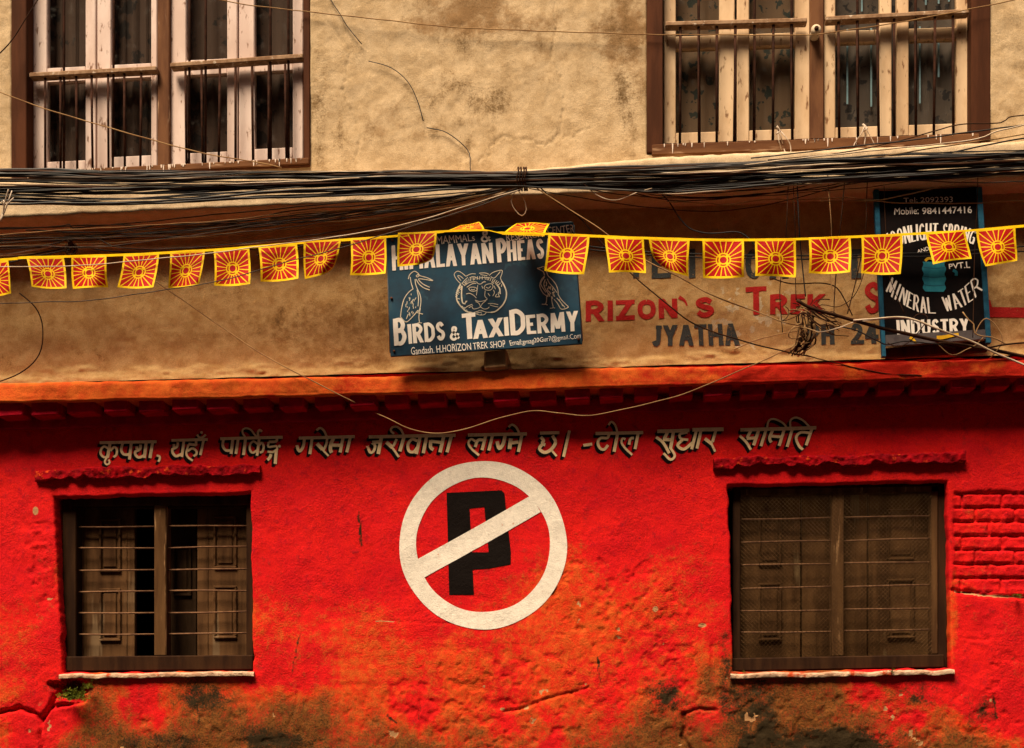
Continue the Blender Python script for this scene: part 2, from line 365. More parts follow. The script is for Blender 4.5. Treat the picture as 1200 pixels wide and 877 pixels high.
M['red_txt'] = paint('red_wall_lettering', (0.44, 0.020, 0.018), (0.36, 0.17, 0.06), 0.63)
M['blue_txt'] = paint('slate_wall_lettering', (0.055, 0.060, 0.060), (0.30, 0.17, 0.07), 0.61)
M['sign_blue'] = simple('blue_sign_paint', (0.007, 0.046, 0.085), (0.005, 0.020, 0.040), 0.5, 5, bmp=0.08, spec=.2, c3=(0.016, 0.055, 0.085), sc3=14)
M['sign_wht'] = simple('white_sign_lettering', (0.85, 0.79, 0.72), (0.76, 0.68, 0.62), 0.5, 18, bmp=0.05)
M['sign_lin'] = simple('pale_sign_drawing', (0.60, 0.52, 0.40), (0.45, 0.42, 0.36), 0.5, 60, bmp=0)
M['sign_edge'] = simple('grey_sign_edge', (0.20, 0.24, 0.26), (0.10, 0.13, 0.15), 0.5, 20, metal=0.3)
M['bolt'] = simple('rusty_bolt', (0.12, 0.05, 0.03), rough=0.6)
M['sign_blk'] = simple('black_sign_paint', (0.004, 0.0035, 0.004), (0.009, 0.006, 0.006), 0.55, 6, bmp=0.08)
M['sign_gry'] = simple('dusty_sign_foot', (0.10, 0.085, 0.085), (0.055, 0.045, 0.05), 0.7, 12)
M['frame_bl'] = simple('blue_sign_frame', (0.020, 0.10, 0.17), (0.012, 0.05, 0.09), 0.5, 14)
M['jar'] = simple('teal_water_jar', (0.03, 0.22, 0.28), (0.02, 0.15, 0.22), 0.5, 20, bmp=0)
M['jar_l'] = simple('dark_jar_line', (0.02, 0.10, 0.15), rough=0.5, bmp=0)
M['yellow_p'] = simple('yellow_sign_paint', (0.72, 0.40, 0.02), rough=0.5, bmp=0)
M['flag'] = flag_mat()
M['tape'] = simple('yellow_tape', (0.88, 0.58, 0.006), (0.80, 0.46, 0.008), 0.5, 30, bmp=0)
M['cable'] = simple('black_cable', (0.006, 0.005, 0.005), (0.012, 0.009, 0.008), 0.55, 9, bmp=0, spec=0.3)
M['cable_g'] = simple('dusty_cable', (0.11, 0.085, 0.07), (0.05, 0.038, 0.032), 0.6, 12, bmp=0)
M['cable_w'] = simple('pale_cable', (0.62, 0.50, 0.38), (0.45, 0.33, 0.22), 0.5, 12, bmp=0)
M['cable_t'] = simple('tan_cable', (0.36, 0.22, 0.10), (0.24, 0.13, 0.06), 0.55, 12, bmp=0)
M['cable_b'] = simple('brown_cable', (0.055, 0.024, 0.013), (0.025, 0.012, 0.007), 0.55, 12, bmp=0)
M['stone'] = simple('plastered_bracket', (0.42, 0.25, 0.12), (0.28, 0.15, 0.07), 0.85, 16, bmp=0.5, bd=0.006)
M['ceramic'] = simple('ceramic', (0.62, 0.50, 0.36), (0.45, 0.34, 0.22), 0.35, 20, bmp=0)
M['rope'] = simple('frayed_rope', (0.55, 0.45, 0.36), (0.40, 0.30, 0.22), 0.9, 60, bmp=0)
M['fern'] = simple('fern_leaf', (0.17, 0.17, 0.015), (0.06, 0.08, 0.012), 0.6, 60, bmp=0)
M['white_sill'] = simple('pale_sill_mortar', (0.56, 0.38, 0.26), (0.42, 0.23, 0.14), 0.85, 22, bmp=0.8, bd=0.008, c3=(0.42, 0.06, 0.02), sc3=16)

# ------------------------------------------------------------------ relief of the walls (metres, + = outwards), in photo pixels of the facade
CRACKS = [([(-30, 842), (10, 833), (22, 829), (40, 836), (48, 844), (58, 830), (64, 818), (70, 806)], 2.2, .026),
          ([(48, 842), (47, 860), (48, 900), (44, 960)], 1.6, .016),
          ([(58, 830), (80, 826), (98, 822)], 2.0, .02),
          ([(801, 836), (803, 850), (800, 862), (810, 880), (830, 900)], 2.2, .016),
          ([(803, 836), (820, 831), (840, 833)], 1.5, .010),
          ([(590, 834), (610, 831), (632, 822), (652, 816), (690, 806)], 1.4, .007),
          ([(455, 728), (520, 731), (600, 724)], .9, .003), ([(350, 806), (346, 830), (338, 850)], 1.2, .004),
          ([(492, 820), (490, 843)], 1.2, .004), ([(60, 640), (66, 668), (62, 690)], 1.5, .004),
          ([(1125, 748), (1160, 750)], 1.0, .003), ([(1117, 692), (1150, 697), (1200, 700), (1240, 699)], 2.2, .012),
          ([(625, 790), (632, 806), (630, 830)], 1.1, .004), ([(1165, 815), (1168, 845)], 1.5, .004)]
def relief_low(px, py):
    jx = (fbm(px/9, py/9, 31, 3)-.5)*7; jy = (fbm(px/9, py/9, 37, 3)-.5)*7
    d = (fbm(px/70, py/70, 3, 3)-.5)*.012+(fbm(px/18, py/18, 5, 3)-.5)*(.0022+.0040*sst(600, 820, py))
    rough = sst(640, 860, py)+.25
    d = d + (fbm(px/6, py/6, 8, 3)-.5)*.0030*rough
    for pts, w, dep in CRACKS:
        d = d - dep*(1-sst(w*.5, w*1.7, dline(px+jx*.5, py+jy*.5, pts)))
    d = d - chips(px, py)*.0045
    # missing mortar under the left window
    h = sst(.42, .58, gauss(px+jx*2, py+jy*2, 82, 808, 30, 15)); d = d - .030*h
    # exposed brickwork right of the right window
    b = brick_zone(px, py); row = np.floor((py-578-(px-1117)*.0)/16.6); fy = ((py-578)/16.6)-row
    fx = ((px+jx*.3)/47+.5*(row % 2)+.17*row); fx = fx-np.floor(fx)
    joint = np.maximum(1-sst(.07, .13, np.minimum(fy, 1-fy)), 1-sst(.018, .04, np.minimum(fx, 1-fx)))
    d = d - b*(.006+.013*joint+(fbm(px/7, py/7, 51, 4)-.5)*.012+(fbm(px/2.5, py/2.5, 53, 2)-.5)*.004)
    return d
def brick_zone(px, py):
    j = (fbm(px/14, py/14, 41, 3)-.5)*9
    return sst(1116, 1120, px+j*.4)*sst(574, 580, py+j)*(1-sst(690, 697, py+j))
def chips(px, py):
    w = (gauss(px, py, 570, 815, 90, 45)+.8*gauss(px, py, 690, 700, 60, 60)+.7*gauss(px, py, 780, 745, 60, 60)+.8*gauss(px, py, 840, 850, 50, 30)
         + .6*gauss(px, py, 45, 660, 25, 60)+.9*gauss(px, py, 940, 850, 110, 40)+.4*gauss(px, py, 1170, 790, 40, 60)+.25*sst(760, 860, py)+.5*gauss(px,py,230,860,80,20))
    return sst(.60, .66, fbm(px/11, py/11, 61, 5)+.13*np.clip(w, 0, 1)-.04)*np.clip(w*2.5, 0, 1)
def attrs_low(px, py):
    f = fbm(px/60, py/60, 71, 4); f2 = fbm(px/25, py/25, 75, 4)
    wear_and_light = (.75*gauss(px, py, 380, 740, 130, 70)+.85*gauss(px, py, 700, 720, 110, 85)+.6*gauss(px, py, 830, 640, 45, 90)+.5*gauss(px, py, 560, 790, 150, 50)
            + .45*gauss(px, py, 95, 640, 40, 90)+.4*gauss(px, py, 230, 810, 90, 30)+.55*gauss(px, py, 1140, 640, 40, 60)*brick_zone(px, py)
            + .9*gauss(px, py, 1116, 730, 6, 70)+.4*gauss(px, py, 1150, 850, 60, 40)+.35*gauss(px,py,20,760,40,90)+.5*gauss(px,py,585,640,80,70))  # narrow strip at the mesh window's right reveal: its lit edge put into colour
    wear_and_light = .8*wear_and_light+(f-.5)*.9-.08
    wear_and_light = wear_and_light+.28*sst(560, 780, py)
    grime = sst(785, 880, py+(f-.5)*150+gauss(px, py, 880, 810, 140, 80)*48+gauss(px, py, 320, 830, 60, 60)*25-gauss(px, py, 570, 850, 170, 200)*50-gauss(px, py, 1180, 820, 80, 200)*45-gauss(px, py, 10, 840, 60, 200)*70)
    wear_and_light = wear_and_light+.45*np.clip(grime*(1-grime)*4, 0, 1)+.2*grime
    mould_shade = (.85*gauss(px, py, 235, 815, 40, 22)+.7*gauss(px, py, 310, 862, 50, 22)+.9*gauss(px, py, 880, 822, 34, 40)+1.0*gauss(px, py, 960, 870, 90, 20)
             + .75*gauss(px, py, 780, 812, 30, 30)+.6*gauss(px, py, 1075, 815, 40, 20)+.6*gauss(px, py, 1150, 835, 20, 26)+.5*gauss(px, py, 180, 870, 60, 18)
             + .9*gauss(px,py,82,806,28,14)+.5*gauss(px,py,850,760,10,60))  # also darkens the missing-mortar hollow and the mesh window's left edge
    mould_shade = 1.15*mould_shade*(.15+.8*f2+.9*fbm(px/9, py/9, 79, 4))+.35*sst(.45, .65, f2)*sst(820, 880, py+(f-.5)*60)
    jx = (fbm(px/8, py/8, 91, 3)-.5)*6
    for ln in ([(352, 742), (346, 768), (343, 790)], [(492, 822), (491, 844)], [(455, 838), (464, 848)], [(1163, 815), (1168, 842)], [(230, 800), (233, 850)], [(420, 600), (424, 640)], [(700, 770), (704, 800)]):
        mould_shade = np.maximum(mould_shade, .85*(1-sst(.5, 2.2, dline(px+jx, py, ln)))*(.5+f2))
    bare = chips(px, py)*(fbm(px/20, py/20, 88, 3) > .76)*(py > 700)
    bare = np.maximum(bare, .75*(1-sst(.3, .9, dline(px, py+jx*.3, [(440, 728), (520, 731), (600, 723)])))*(f2 > .5)); bare = np.maximum(bare, gauss(px, py, 768, 714, 4, 4)); bare = np.maximum(bare, gauss(px, py, 823, 733, 6, 3)); bare = np.maximum(bare, gauss(px, py, 42, 599, 4, 6))
    bare = np.maximum(bare, .9*(1-sst(.8, 1.8, dline(px, py, [(1120, 693), (1150, 698), (1210, 700)]))))
    return dict(wear_and_light=wear_and_light, grime=grime, mould_shade=mould_shade, bare=bare)

def relief_mid(px, py):
    d = (fbm(px/80, py/60, 103, 3)-.5)*.020+(fbm(px/16, py/16, 105, 3)-.5)*.005+(fbm(px/5, py/5, 106, 2)-.5)*.0025
    foot = 462-px*.026       # rough mortar fillet on top of the cornice
    d = d + .030*sst(-30, -8, py-foot+(fbm(px/25, py/8, 107, 3)-.5)*20)
    return d
def attrs_mid(px, py):
    f = fbm(px/90, py/60, 111, 4)
    stain_shade = (.55*gauss(px, py, 430, 380, 60, 60)+.4*gauss(px, py, 1180, 330, 60, 90)+.3*gauss(px, py, 20, 330, 60, 40)+.35*gauss(px, py, 300, 400, 80, 40)
             - .5*gauss(px, py, 130, 380, 90, 50)-.4*gauss(px, py, 790, 330, 90, 60)-.5*gauss(px, py, 380, 330, 50, 30)+.35*gauss(px,py,640,430,90,20))  # last term: the blue sign's shadow below it, put into the plaster colour
    bare = sst(.66, .7, fbm(px/9, py/9, 115, 4)+.12*gauss(px, py, 870, 390, 60, 40)-.02)*gauss(px, py, 880, 370, 70, 50)
    return dict(stain_shade=stain_shade+(f-.5)*.6, mould_shade=.25*gauss(px, py, 450, 340, 40, 60)+.3*gauss(px, py, 620, 425, 80, 14)+(f-.5)*.3, bare=bare)  # second dark term repeats the blue sign's shadow as colour
UPC = [[(640, -40), (652, 20), (646, 60), (660, 110), (655, 160)], [(380, 20), (410, 60), (402, 110), (420, 150), (416, 200)], [(560, 190), (590, 160), (640, 168), (690, 150)]]
def relief_up(px, py):
    jx = (fbm(px/7, py/7, 231, 3)-.5)*10
    d = np.minimum.reduce([dline(px+jx, py+jx, c_) for c_ in UPC])
    return -.004*(1-sst(.4, 1.3, d))+(fbm(px/90, py/90, 203, 3)-.5)*.022+(fbm(px/20, py/20, 205, 4)-.5)*.008+(fbm(px/5, py/5, 206, 2)-.5)*.002
def attrs_up(px, py):
    f = fbm(px/60, py/90, 211, 4)
    stain_shade = .5*gauss(px, py, 560, 0, 90, 60)+.35*gauss(px, py, 740, 70, 30, 90)+.3*gauss(px, py, 460, 140, 30, 60)-.35*gauss(px, py, 430, 60, 60, 50)-.3*gauss(px, py, 640, 150, 80, 50)+.3*gauss(px,py,520,30,200,12)
    mould_shade = .4*gauss(px, py, 732, 100, 16, 60)+.3*gauss(px, py, 375, 130, 10, 70)+.25*gauss(px, py, 545, 110, 60, 40)
    return dict(stain_shade=stain_shade+(f-.5)*.7, mould_shade=mould_shade+(f-.5)*.4, bare=np.zeros_like(px))

def grid_wall(name, nodes, subc, subr, holes, yp, relief, attrs, mat, parent, depth=.12, jit=0.0):
    """a wall sheet over a lattice of photo points; cells in holes become openings with reveals"""
    nodes = np.array(nodes, float); nr, nc = nodes.shape[:2]
    us = np.concatenate([[c+k/subc[c] for k in range(subc[c])] for c in range(nc-1)]+[[nc-1]])
    vs_ = np.concatenate([[r+k/subr[r] for k in range(subr[r])] for r in range(nr-1)]+[[nr-1]])
    uu, vv = np.meshgrid(us, vs_); ci = np.minimum(uu.astype(int), nc-2); ri = np.minimum(vv.astype(int), nr-2)
    fu = (uu-ci)[..., None]; fv = (vv-ri)[..., None]
    P = (nodes[ri, ci]*(1-fu)+nodes[ri, ci+1]*fu)*(1-fv)+(nodes[ri+1, ci]*(1-fu)+nodes[ri+1, ci+1]*fu)*fv
    px, py = P[..., 0], P[..., 1]
    if jit:
        px = px+(fbm(px/14, py/14, 301, 3)-.5)*jit; py = py+(fbm(px/14, py/14, 307, 3)-.5)*jit
    dx = fw[0]*F+rt[0]*(px-600); dy = fw[1]*F+rt[1]*(px-600); t = (yp-CAM[1])/dy
    X = CAM[0]+dx*t; Z = CAM[2]+(HZ-py)*t; Y = yp-relief(px, py)
    H, W = px.shape; idx = np.arange(H*W).reshape(H, W)
    cc = np.floor((us[:-1]+us[1:])/2).astype(int); rr = np.floor((vs_[:-1]+vs_[1:])/2).astype(int)
    keep = np.ones((H-1, W-1), bool)
    for (r, c) in holes: keep &= ~((rr[:, None] == r) & (cc[None, :] == c))
    q = np.stack([idx[1:, :-1], idx[1:, 1:], idx[:-1, 1:], idx[:-1, :-1]], -1)[keep]
    V = np.stack([X, Y, Z], -1).reshape(-1, 3); A = {k: np.asarray(a).reshape(-1) for k, a in attrs(px, py).items()}
    extra = []; ef = []
    for (r, c) in holes:
        i0 = int(np.searchsorted(vs_, r)); i1 = int(np.searchsorted(vs_, r+1)); j0 = int(np.searchsorted(us, c)); j1 = int(np.searchsorted(us, c+1))
        loop = [idx[i0, j] for j in range(j0, j1)]+[idx[i, j1] for i in range(i0, i1)]+[idx[i1, j] for j in range(j1, j0, -1)]+[idx[i, j0] for i in range(i1, i0, -1)]
        L = len(loop); cen = V[loop].mean(0); prev = np.array(loop)
        for k, (dd, ins) in enumerate(((.006, .004), (.022, .007), (depth, .006))):
            base = len(V)+sum(len(e) for e in extra); ring = V[loop].copy(); ring[:, 1] = np.maximum(yp+dd, ring[:, 1]+dd*.5) if k < 2 else yp+depth
            dv = cen-ring; dv[:, 1] = 0; sgn = np.sign(dv); ring[:, [0, 2]] += np.where(np.abs(dv[:, [0, 2]]) > .85*np.abs(V[loop]-cen)[:, [0, 2]].max(0), sgn[:, [0, 2]]*ins, 0)
            ni = np.arange(base, base+L); extra.append(ring)
            ef.append(np.stack([prev, ni, np.roll(ni, -1), np.roll(prev, -1)], -1)); prev = ni
            for a in A: A[a] = np.concatenate([A[a], A[a][loop]])
    if extra: V = np.concatenate([V]+extra); q = np.concatenate([q]+ef)
    me = bpy.data.meshes.new(name); me.vertices.add(len(V)); me.vertices.foreach_set('co', V.reshape(-1))
    me.loops.add(q.size); me.loops.foreach_set('vertex_index', q.reshape(-1).astype(np.int32))
    me.polygons.add(len(q)); me.polygons.foreach_set('loop_start', np.arange(0, q.size, 4, dtype=np.int32))
    me.update(calc_edges=True); me.validate()
    me.polygons.foreach_set('use_smooth', np.ones(len(me.polygons), bool))
    for k, a in A.items():
        at = me.attributes.new(k, 'FLOAT', 'POINT'); at.data.foreach_set('value', a.astype(np.float32))
    used = np.zeros(len(V), bool); used[q.reshape(-1)] = True
    o = link(name, me, mat, parent)
    if not used.all():
        bm = bmesh.new(); bm.from_mesh(me); bmesh.ops.delete(bm, geom=[v for v in bm.verts if not v.link_faces], context='VERTS'); bm.to_mesh(me); bm.free()
    return o

# ------------------------------------------------------------------ setting
st = MB(); st.add([(-40, -40, 0), (40, -40, 0), (40, 40, 0), (-40, 40, 0)], [(0, 1, 2, 3)])
tag(st.build('street', M['street']), kind='structure')

BLD = empty('building', (0, 0, 0), 'old plastered building, beige above and bright red below, with four barred windows', 'building')
RL, RRt = -800, 2000            # left and right ends of the facade, far outside the picture
S = 1.7
def subs(a, b, fine=S): return max(1, int(round(abs(b-a)/fine)))

# lower red wall
a, b, c, d = 64, 296, 854, 1113
xs_t = [RL, -15, 62, 295, 852, 1112, 1215, RRt]; xs_b = [RL, -15, 72, 298, 857, 1116, 1215, RRt]
def rowpts(xs, f): return [(x, f(x)) for x in xs]
low_nodes = [rowpts(xs_t, lambda x: 452-.028*x),
             [(RL, 595), (-15, 583), (62, 581), (295, 576), (852, 568), (1112, 562), (1215, 560), (RRt, 545)],
             [(RL, 800), (-15, 792), (72, 790), (298, 788), (857, 789), (1116, 785), (1215, 784), (RRt, 778)],
             rowpts(xs_b, lambda x: 895), rowpts(xs_b, lambda x: 850+400*(1+(x-600)/13000))]
subc = [24, subs(-15, 62), subs(62, 295), subs(295, 852), subs(852, 1112), subs(1112, 1215), 24]
subr = [subs(450, 575), subs(575, 788), subs(788, 895), 30]
grid_wall('lower_wall', low_nodes, subc, subr, [(1, 2), (1, 4)], 0.0, relief_low, attrs_low, M['red'], BLD, depth=.16, jit=4)

# middle beige wall between the ledges
def f_top(x): return 236-.032*x
mx = [RL, -15, 1215, RRt]
grid_wall('middle_wall', [rowpts(mx, f_top), rowpts(mx, lambda x: 452-.028*x)], [24, subs(-15, 1215), 24], [subs(225, 445)], [], 0.012, relief_mid, attrs_mid, M['mid'], BLD)

# upper beige wall with the two big window openings
k1, k2 = -.048, -.036
def s1(x): return 209+k1*(x-14)
def s2(x): return 182+k2*(x-757)
ux = [RL, -15, 12, 364, 757, 1160, 1215, RRt]
up_nodes = [rowpts(ux, lambda x: -1130-.09*x), rowpts(ux, lambda x: -130-.05*x),
            [(RL, 245), (-15, 211), (12, 209), (364, 192.5), (757, 182), (1160, 167), (1215, 165), (RRt, 135)],
            rowpts(ux, lambda x: 236-.042*x)]
grid_wall('upper_wall', up_nodes, [20, 16, subs(12, 364, 3), subs(364, 757, 1.7), subs(757, 1160, 3), subs(1160, 1215), 20], [40, subs(-130, 190, 1.9), 18],
          [(1, 2), (1, 4)], -0.02, relief_up, attrs_up, M['upper'], BLD, depth=.16)

# rough horizontal bars (ledge, cornice, lintels)
def rough_bar(name, top, bot, x0, x1, yb, yf, mat, attrs=None, amp=.004, step=3.0, nz=10, ny=5, seed=0, notch=0.0, parent=None, rnd=.012):
    """top/bot: photo row of the upper and lower front edge as functions of x"""
    n = subs(x0, x1, step); V = []; rings = []
    prof = []                          # (t along height, depth factor)
    for i in range(ny): prof.append((0.0, i/ny, 't'))
    for i in range(nz): prof.append((i/nz, 1.0, 'f'))
    for i in range(ny+1): prof.append((1.0, 1-i/ny, 'b'))
    PX = []; PY = []
    for i in range(n+1):
        x = x0+(x1-x0)*i/n
        zt = U(x, top(x), yf)[2]; zb = U(x, bot(x), yf)[2]; X = U(x, top(x), yf)[0]
        if notch: zb += notch*max(0, vnoise(x/9, seed, 401+seed)-.45)*2; 
        for (t, dpt, w) in prof:
            z = zt+(zb-zt)*t; y = yb+(yf-yb)*dpt
            edge = min(t, 1-t)*abs(zt-zb)
            if w == 'f' and edge < rnd: y += (rnd-edge)*.6
            e = (float(fbm(X*14+3*seed, (z-y)*14, 401+seed, 3))-.5)*amp*2
            e2 = (float(fbm(X*60, (z+y)*60, 431+seed, 2))-.5)*amp
            V.append((X, y-(e+e2)*(dpt > .3), z+(e*.8 if w != 't' else -abs(e)*.6)*(dpt > .3)))
            PX.append(x); PY.append(top(x)+(bot(x)-top(x))*t)
    m = len(prof); fs = [[i*m+j, i*m+j+1, (i+1)*m+j+1, (i+1)*m+j] for i in range(n) for j in range(m-1)]
    fs += [list(range(m)), list(range(n*m, n*m+m))[::-1]]
    me = bpy.data.meshes.new(name); me.from_pydata(V, [], fs); me.polygons.foreach_set('use_smooth', [True]*len(fs))
    if attrs:
        for k, aa in attrs(np.array(PX), np.array(PY)).items():
            at = me.attributes.new(k, 'FLOAT', 'POINT'); at.data.foreach_set('value', np.asarray(aa, np.float32))
    return link(name, me, mat, parent or BLD)

def pw(*pts):
    X = [p[0] for p in pts]; Y = [p[1] for p in pts]
    def f(x):
        if x < X[0]: return Y[0]+(Y[1]-Y[0])/(X[1]-X[0])*(x-X[0])
        if x > X[-1]: return Y[-1]+(Y[-1]-Y[-2])/(X[-1]-X[-2])*(x-X[-1])
        return float(np.interp(x, X, Y))
    return f
def at_ledge(px, py):
    f = fbm(px/50, py/20, 511, 4); return dict(stain_shade=(f-.5)*.9, mould_shade=(f-.5)*.5-.1, bare=np.zeros_like(px))
rough_bar('floor_ledge', pw((0, 212), (360, 204), (600, 200), (770, 184), (1200, 165)), pw((0, 256), (100, 251), (360, 239), (600, 229), (780, 224), (1000, 215), (1200, 207)), RL, RRt, 0.10, -0.17, M['ledge'], at_ledge, amp=.005, step=4, seed=1)
def at_corn(px, py):
    f = fbm(px/40, py/15, 521, 4)
    return dict(stain_shade=sst(500, 1000, px)*1.0-.15+(f-.5)*1.3+.5*gauss(px, py, 420, 440, 60, 40), mould_shade=(f-.5)*.4-.25, bare=np.zeros_like(px))
rough_bar('cornice', pw((0, 449), (450, 441), (600, 433), (900, 428), (1200, 420)), pw((0, 471), (300, 465), (450, 461), (600, 457), (900, 448), (1200, 441)), RL, RRt, 0.05, -0.155, M['orange'], at_corn, amp=.0045, step=3, seed=2)
# dentil course and string course below the cornice
x = -120
while x < 1330:
    w = random.uniform(27, 33); y0 = 467-.028*x; k = random.uniform(-1, 1)
    db = MB(); db.prism([(x, y0-10), (x+w, y0-10-.028*w), (x+w, y0+20+k-.028*w), (x, y0+21+k)], 0.03, -0.120+random.uniform(-.008, .004), .005)
    db.build('dentil', M['dentil'], BLD); x += w+random.uniform(9, 14)
rough_bar('string_course', lambda x: 486-.027*x, lambda x: 503-.027*x, RL, RRt, 0.05, -0.026, M['dentil'], amp=.003, step=5, nz=6, ny=3, seed=3)
# brick lintels over the lower windows
for i, (p0, p1) in enumerate((((40, 551), (304, 544)), ((836, 537), (1132, 530)))):
    f = pw(p0, p1)
    rough_bar('lintel', f, lambda x, f=f: f(x)+12, p0[0], p1[0], 0.05, -0.028, M['lintel'], amp=.013, step=1.3, nz=9, ny=6, seed=5+i, notch=.020, rnd=.006)
# pale mortar sills under the lower windows
for i, (p0, p1) in enumerate((((68, 790), (297, 787)), ((856, 789.5), (1119, 785)))):
    f = pw(p0, p1)
    rough_bar('sill', f, lambda x, f=f: f(x)+5.5, p0[0], p1[0], 0.14, -0.022, M['white_sill'], amp=.008, step=1.6, nz=4, ny=4, seed=9+i)

# shell of the house behind the facade
xl, xr = U(RL, 600)[0], U(RRt, 600)[0]; zt = 9.3
for x in (xl, xr-.2):
    sh = MB(); sh.slab([(x, 0), (x+.2, 0), (x+.2, zt), (x, zt)], 6.0, 0.06); sh.build('side_wall', M['shell'], BLD)
sh = MB(); sh.slab([(xl+.2, 0), (xr-.2, 0), (xr-.2, zt), (xl+.2, zt)], 6.0, 5.8); sh.build('back_wall', M['shell'], BLD)
sh = MB(); sh.slab([(xl-.15, zt), (xr+.15, zt), (xr+.15, zt+.18), (xl-.15, zt+.18)], 6.15, -.45, .01); sh.build('roof', M['shell'], BLD)
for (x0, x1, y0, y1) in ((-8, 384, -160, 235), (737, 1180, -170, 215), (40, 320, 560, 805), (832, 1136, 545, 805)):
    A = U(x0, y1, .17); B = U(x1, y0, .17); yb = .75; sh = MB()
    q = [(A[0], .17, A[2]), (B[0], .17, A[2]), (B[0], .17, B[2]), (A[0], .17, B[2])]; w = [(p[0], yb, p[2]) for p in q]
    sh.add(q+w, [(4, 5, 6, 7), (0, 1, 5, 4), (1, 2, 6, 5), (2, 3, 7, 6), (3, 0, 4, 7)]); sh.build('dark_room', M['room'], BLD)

# the house across the street: unseen, added to block low sky and darken the pane reflections
OPP = empty('added_house_across_street', (0, -9.2, 0), 'unseen brown brick house added across the lane to block low sky, mirrored in panes', 'house')
ob = MB(); ob.slab([(-14, 0), (14, 0), (14, 13), (-14, 13)], -14.5, -9.2); ob.build('house_wall', M['opp'], OPP)
ob = MB(); ob.slab([(-14.3, 13), (14.3, 13), (14.3, 13.2), (-14.3, 13.2)], -14.8, -8.9, .01); ob.build('roof', M['shell'], OPP)
for zz in (.9, 3.7, 6.4, 9.2):
    for xx in range(-12, 13, 3):
        ob = MB(); ob.slab([(xx-.55, zz), (xx+.55, zz), (xx+.55, zz+1.4), (xx-.55, zz+1.4)], -9.25, -9.14, .01); wi = ob.build('window', M['wood'], OPP)
        for sx in (-.26, .26):
            ob = MB(); ob.slab([(xx+sx-.22, zz+.1), (xx+sx+.22, zz+.1), (xx+sx+.22, zz+1.3), (xx+sx-.22, zz+1.3)], -9.139, -9.13, 0); ob.build('pane', M['room'], wi)

# ------------------------------------------------------------------ upper windows
def sheared(k, x0):
    return lambda x, y: (x, y+k*(x-x0))
def rect(W, x0, y0, x1, y1): return [W(x0, y0), W(x1, y0), W(x1, y1), W(x0, y1)]

def upper_window(W, frame, sill, sashes, bars, rails, sash_mat, label, curtains, yTop, yBot, rail_y, drip_n):
    fr = MB(); (l0, l1, yf), (r0, r1, _) = frame['boards']
    fr.ring([W(l0, yTop-14), W(r1, yTop-14), W(r1, yBot+9), W(l0, yBot+9)], [W(l1, yTop), W(r0, yTop), W(r0, yBot), W(l1, yBot)], .12, yf)
    win = fr.build('window', M['wood'], BLD); win['label'] = label
    mu = MB(); mu.prism(rect(W, frame['mull'][0], yTop, frame['mull'][1], yBot), .11, .022, .004); mu.build('mullion', M['wood_m'], win)
    si = MB(); si.prism([W(sill[0], sill[2]), W(sill[1], sill[2]), W(sill[1], sill[3]), W(sill[0], sill[3])], .11, -.036, .004); si.build('window_sill', M['wood_h'], win)
    for (X0, X1, gx0, gx1, topB, lowT, lowB) in sashes:
        m = MB(); yb, yf = .085, .045
        m.prism(rect(W, X0, yTop, gx0, yBot), yb, yf, .004); m.prism(rect(W, gx1, yTop, X1, yBot), yb, yf, .004)
        for (ya, ye) in ((topB, lowT), (lowB, yBot), (yTop, yTop+22)):
            m.prism(rect(W, gx0, ya, gx1, ye), yb-.003, yf+.004, .003)
        sa = m.build('sash', sash_mat, win)
        g = MB(); yg = .066
        for (ya, ye) in ((lowT-3, lowB+3), (yTop+15, topB+3)):
            g.add([U(*p, yg) for p in [W(gx0-3, ye), W(gx1+3, ye), W(gx1+3, ya), W(gx0-3, ya)]], [(0, 1, 2, 3)])
        g.build('window_pane', M['glass'], win)
    # bars: iron uprights hung between the rail and the sill
    for i, (x, y0) in enumerate(bars):
        m = MB(); j = random.uniform(-.8, .8)
        m.tube([U(*W(x+j, y0), -.004), U(*W(x+j*.3, (y0+yBot)/2), -.004), U(*W(x-j, yBot+1), -.004)], .0062, 8); m.build('bar', M['iron'], win)
    for (p0, p1) in rails:
        m = MB(); m.prism([(p0[0], p0[1]-3.0), (p1[0], p1[1]-3.0), (p1[0], p1[1]+2.6), (p0[0], p0[1]+2.6)], .028, -.020, .004); m.build('rail', M['rail'], win)
    # drips of white paint on the sill
    m = MB()
    for i in range(drip_n):
        x = random.uniform(sill[0]+8, sill[1]-6); L = random.choice([2, 3, 4, 6, 9, 12])*random.uniform(.6, 1); w = random.uniform(.35, 1.0)
        L = min(L, sill[3]-sill[2]+1)
        p = [W(x-w*1.1, sill[2]-.2), W(x+w*1.1, sill[2]-.2), W(x+w*.7, sill[2]+L*.6), W(x+w*.3, sill[2]+L), W(x-w*.4, sill[2]+L*.95), W(x-w*.7, sill[2]+L*.5)]
        m.prism(p, -.0355, -.0385)
    m.build('paint_drips', M['drip'], win)
    for (x0, x1, mat) in curtains:
        n = 40; V = []; fs = []
        for i in range(n+1):
            x = x0+(x1-x0)*i/n; y = .125+.008*math.sin(i*.9)+.004*math.sin(i*2.3)
            V += [U(*W(x, yBot+6), y), U(*W(x, yTop), y)]
        fs = [(2*i, 2*i+2, 2*i+3, 2*i+1) for i in range(n)]
        m = MB(); m.add(V, fs, True); m.build('curtain', mat, win)
    return win

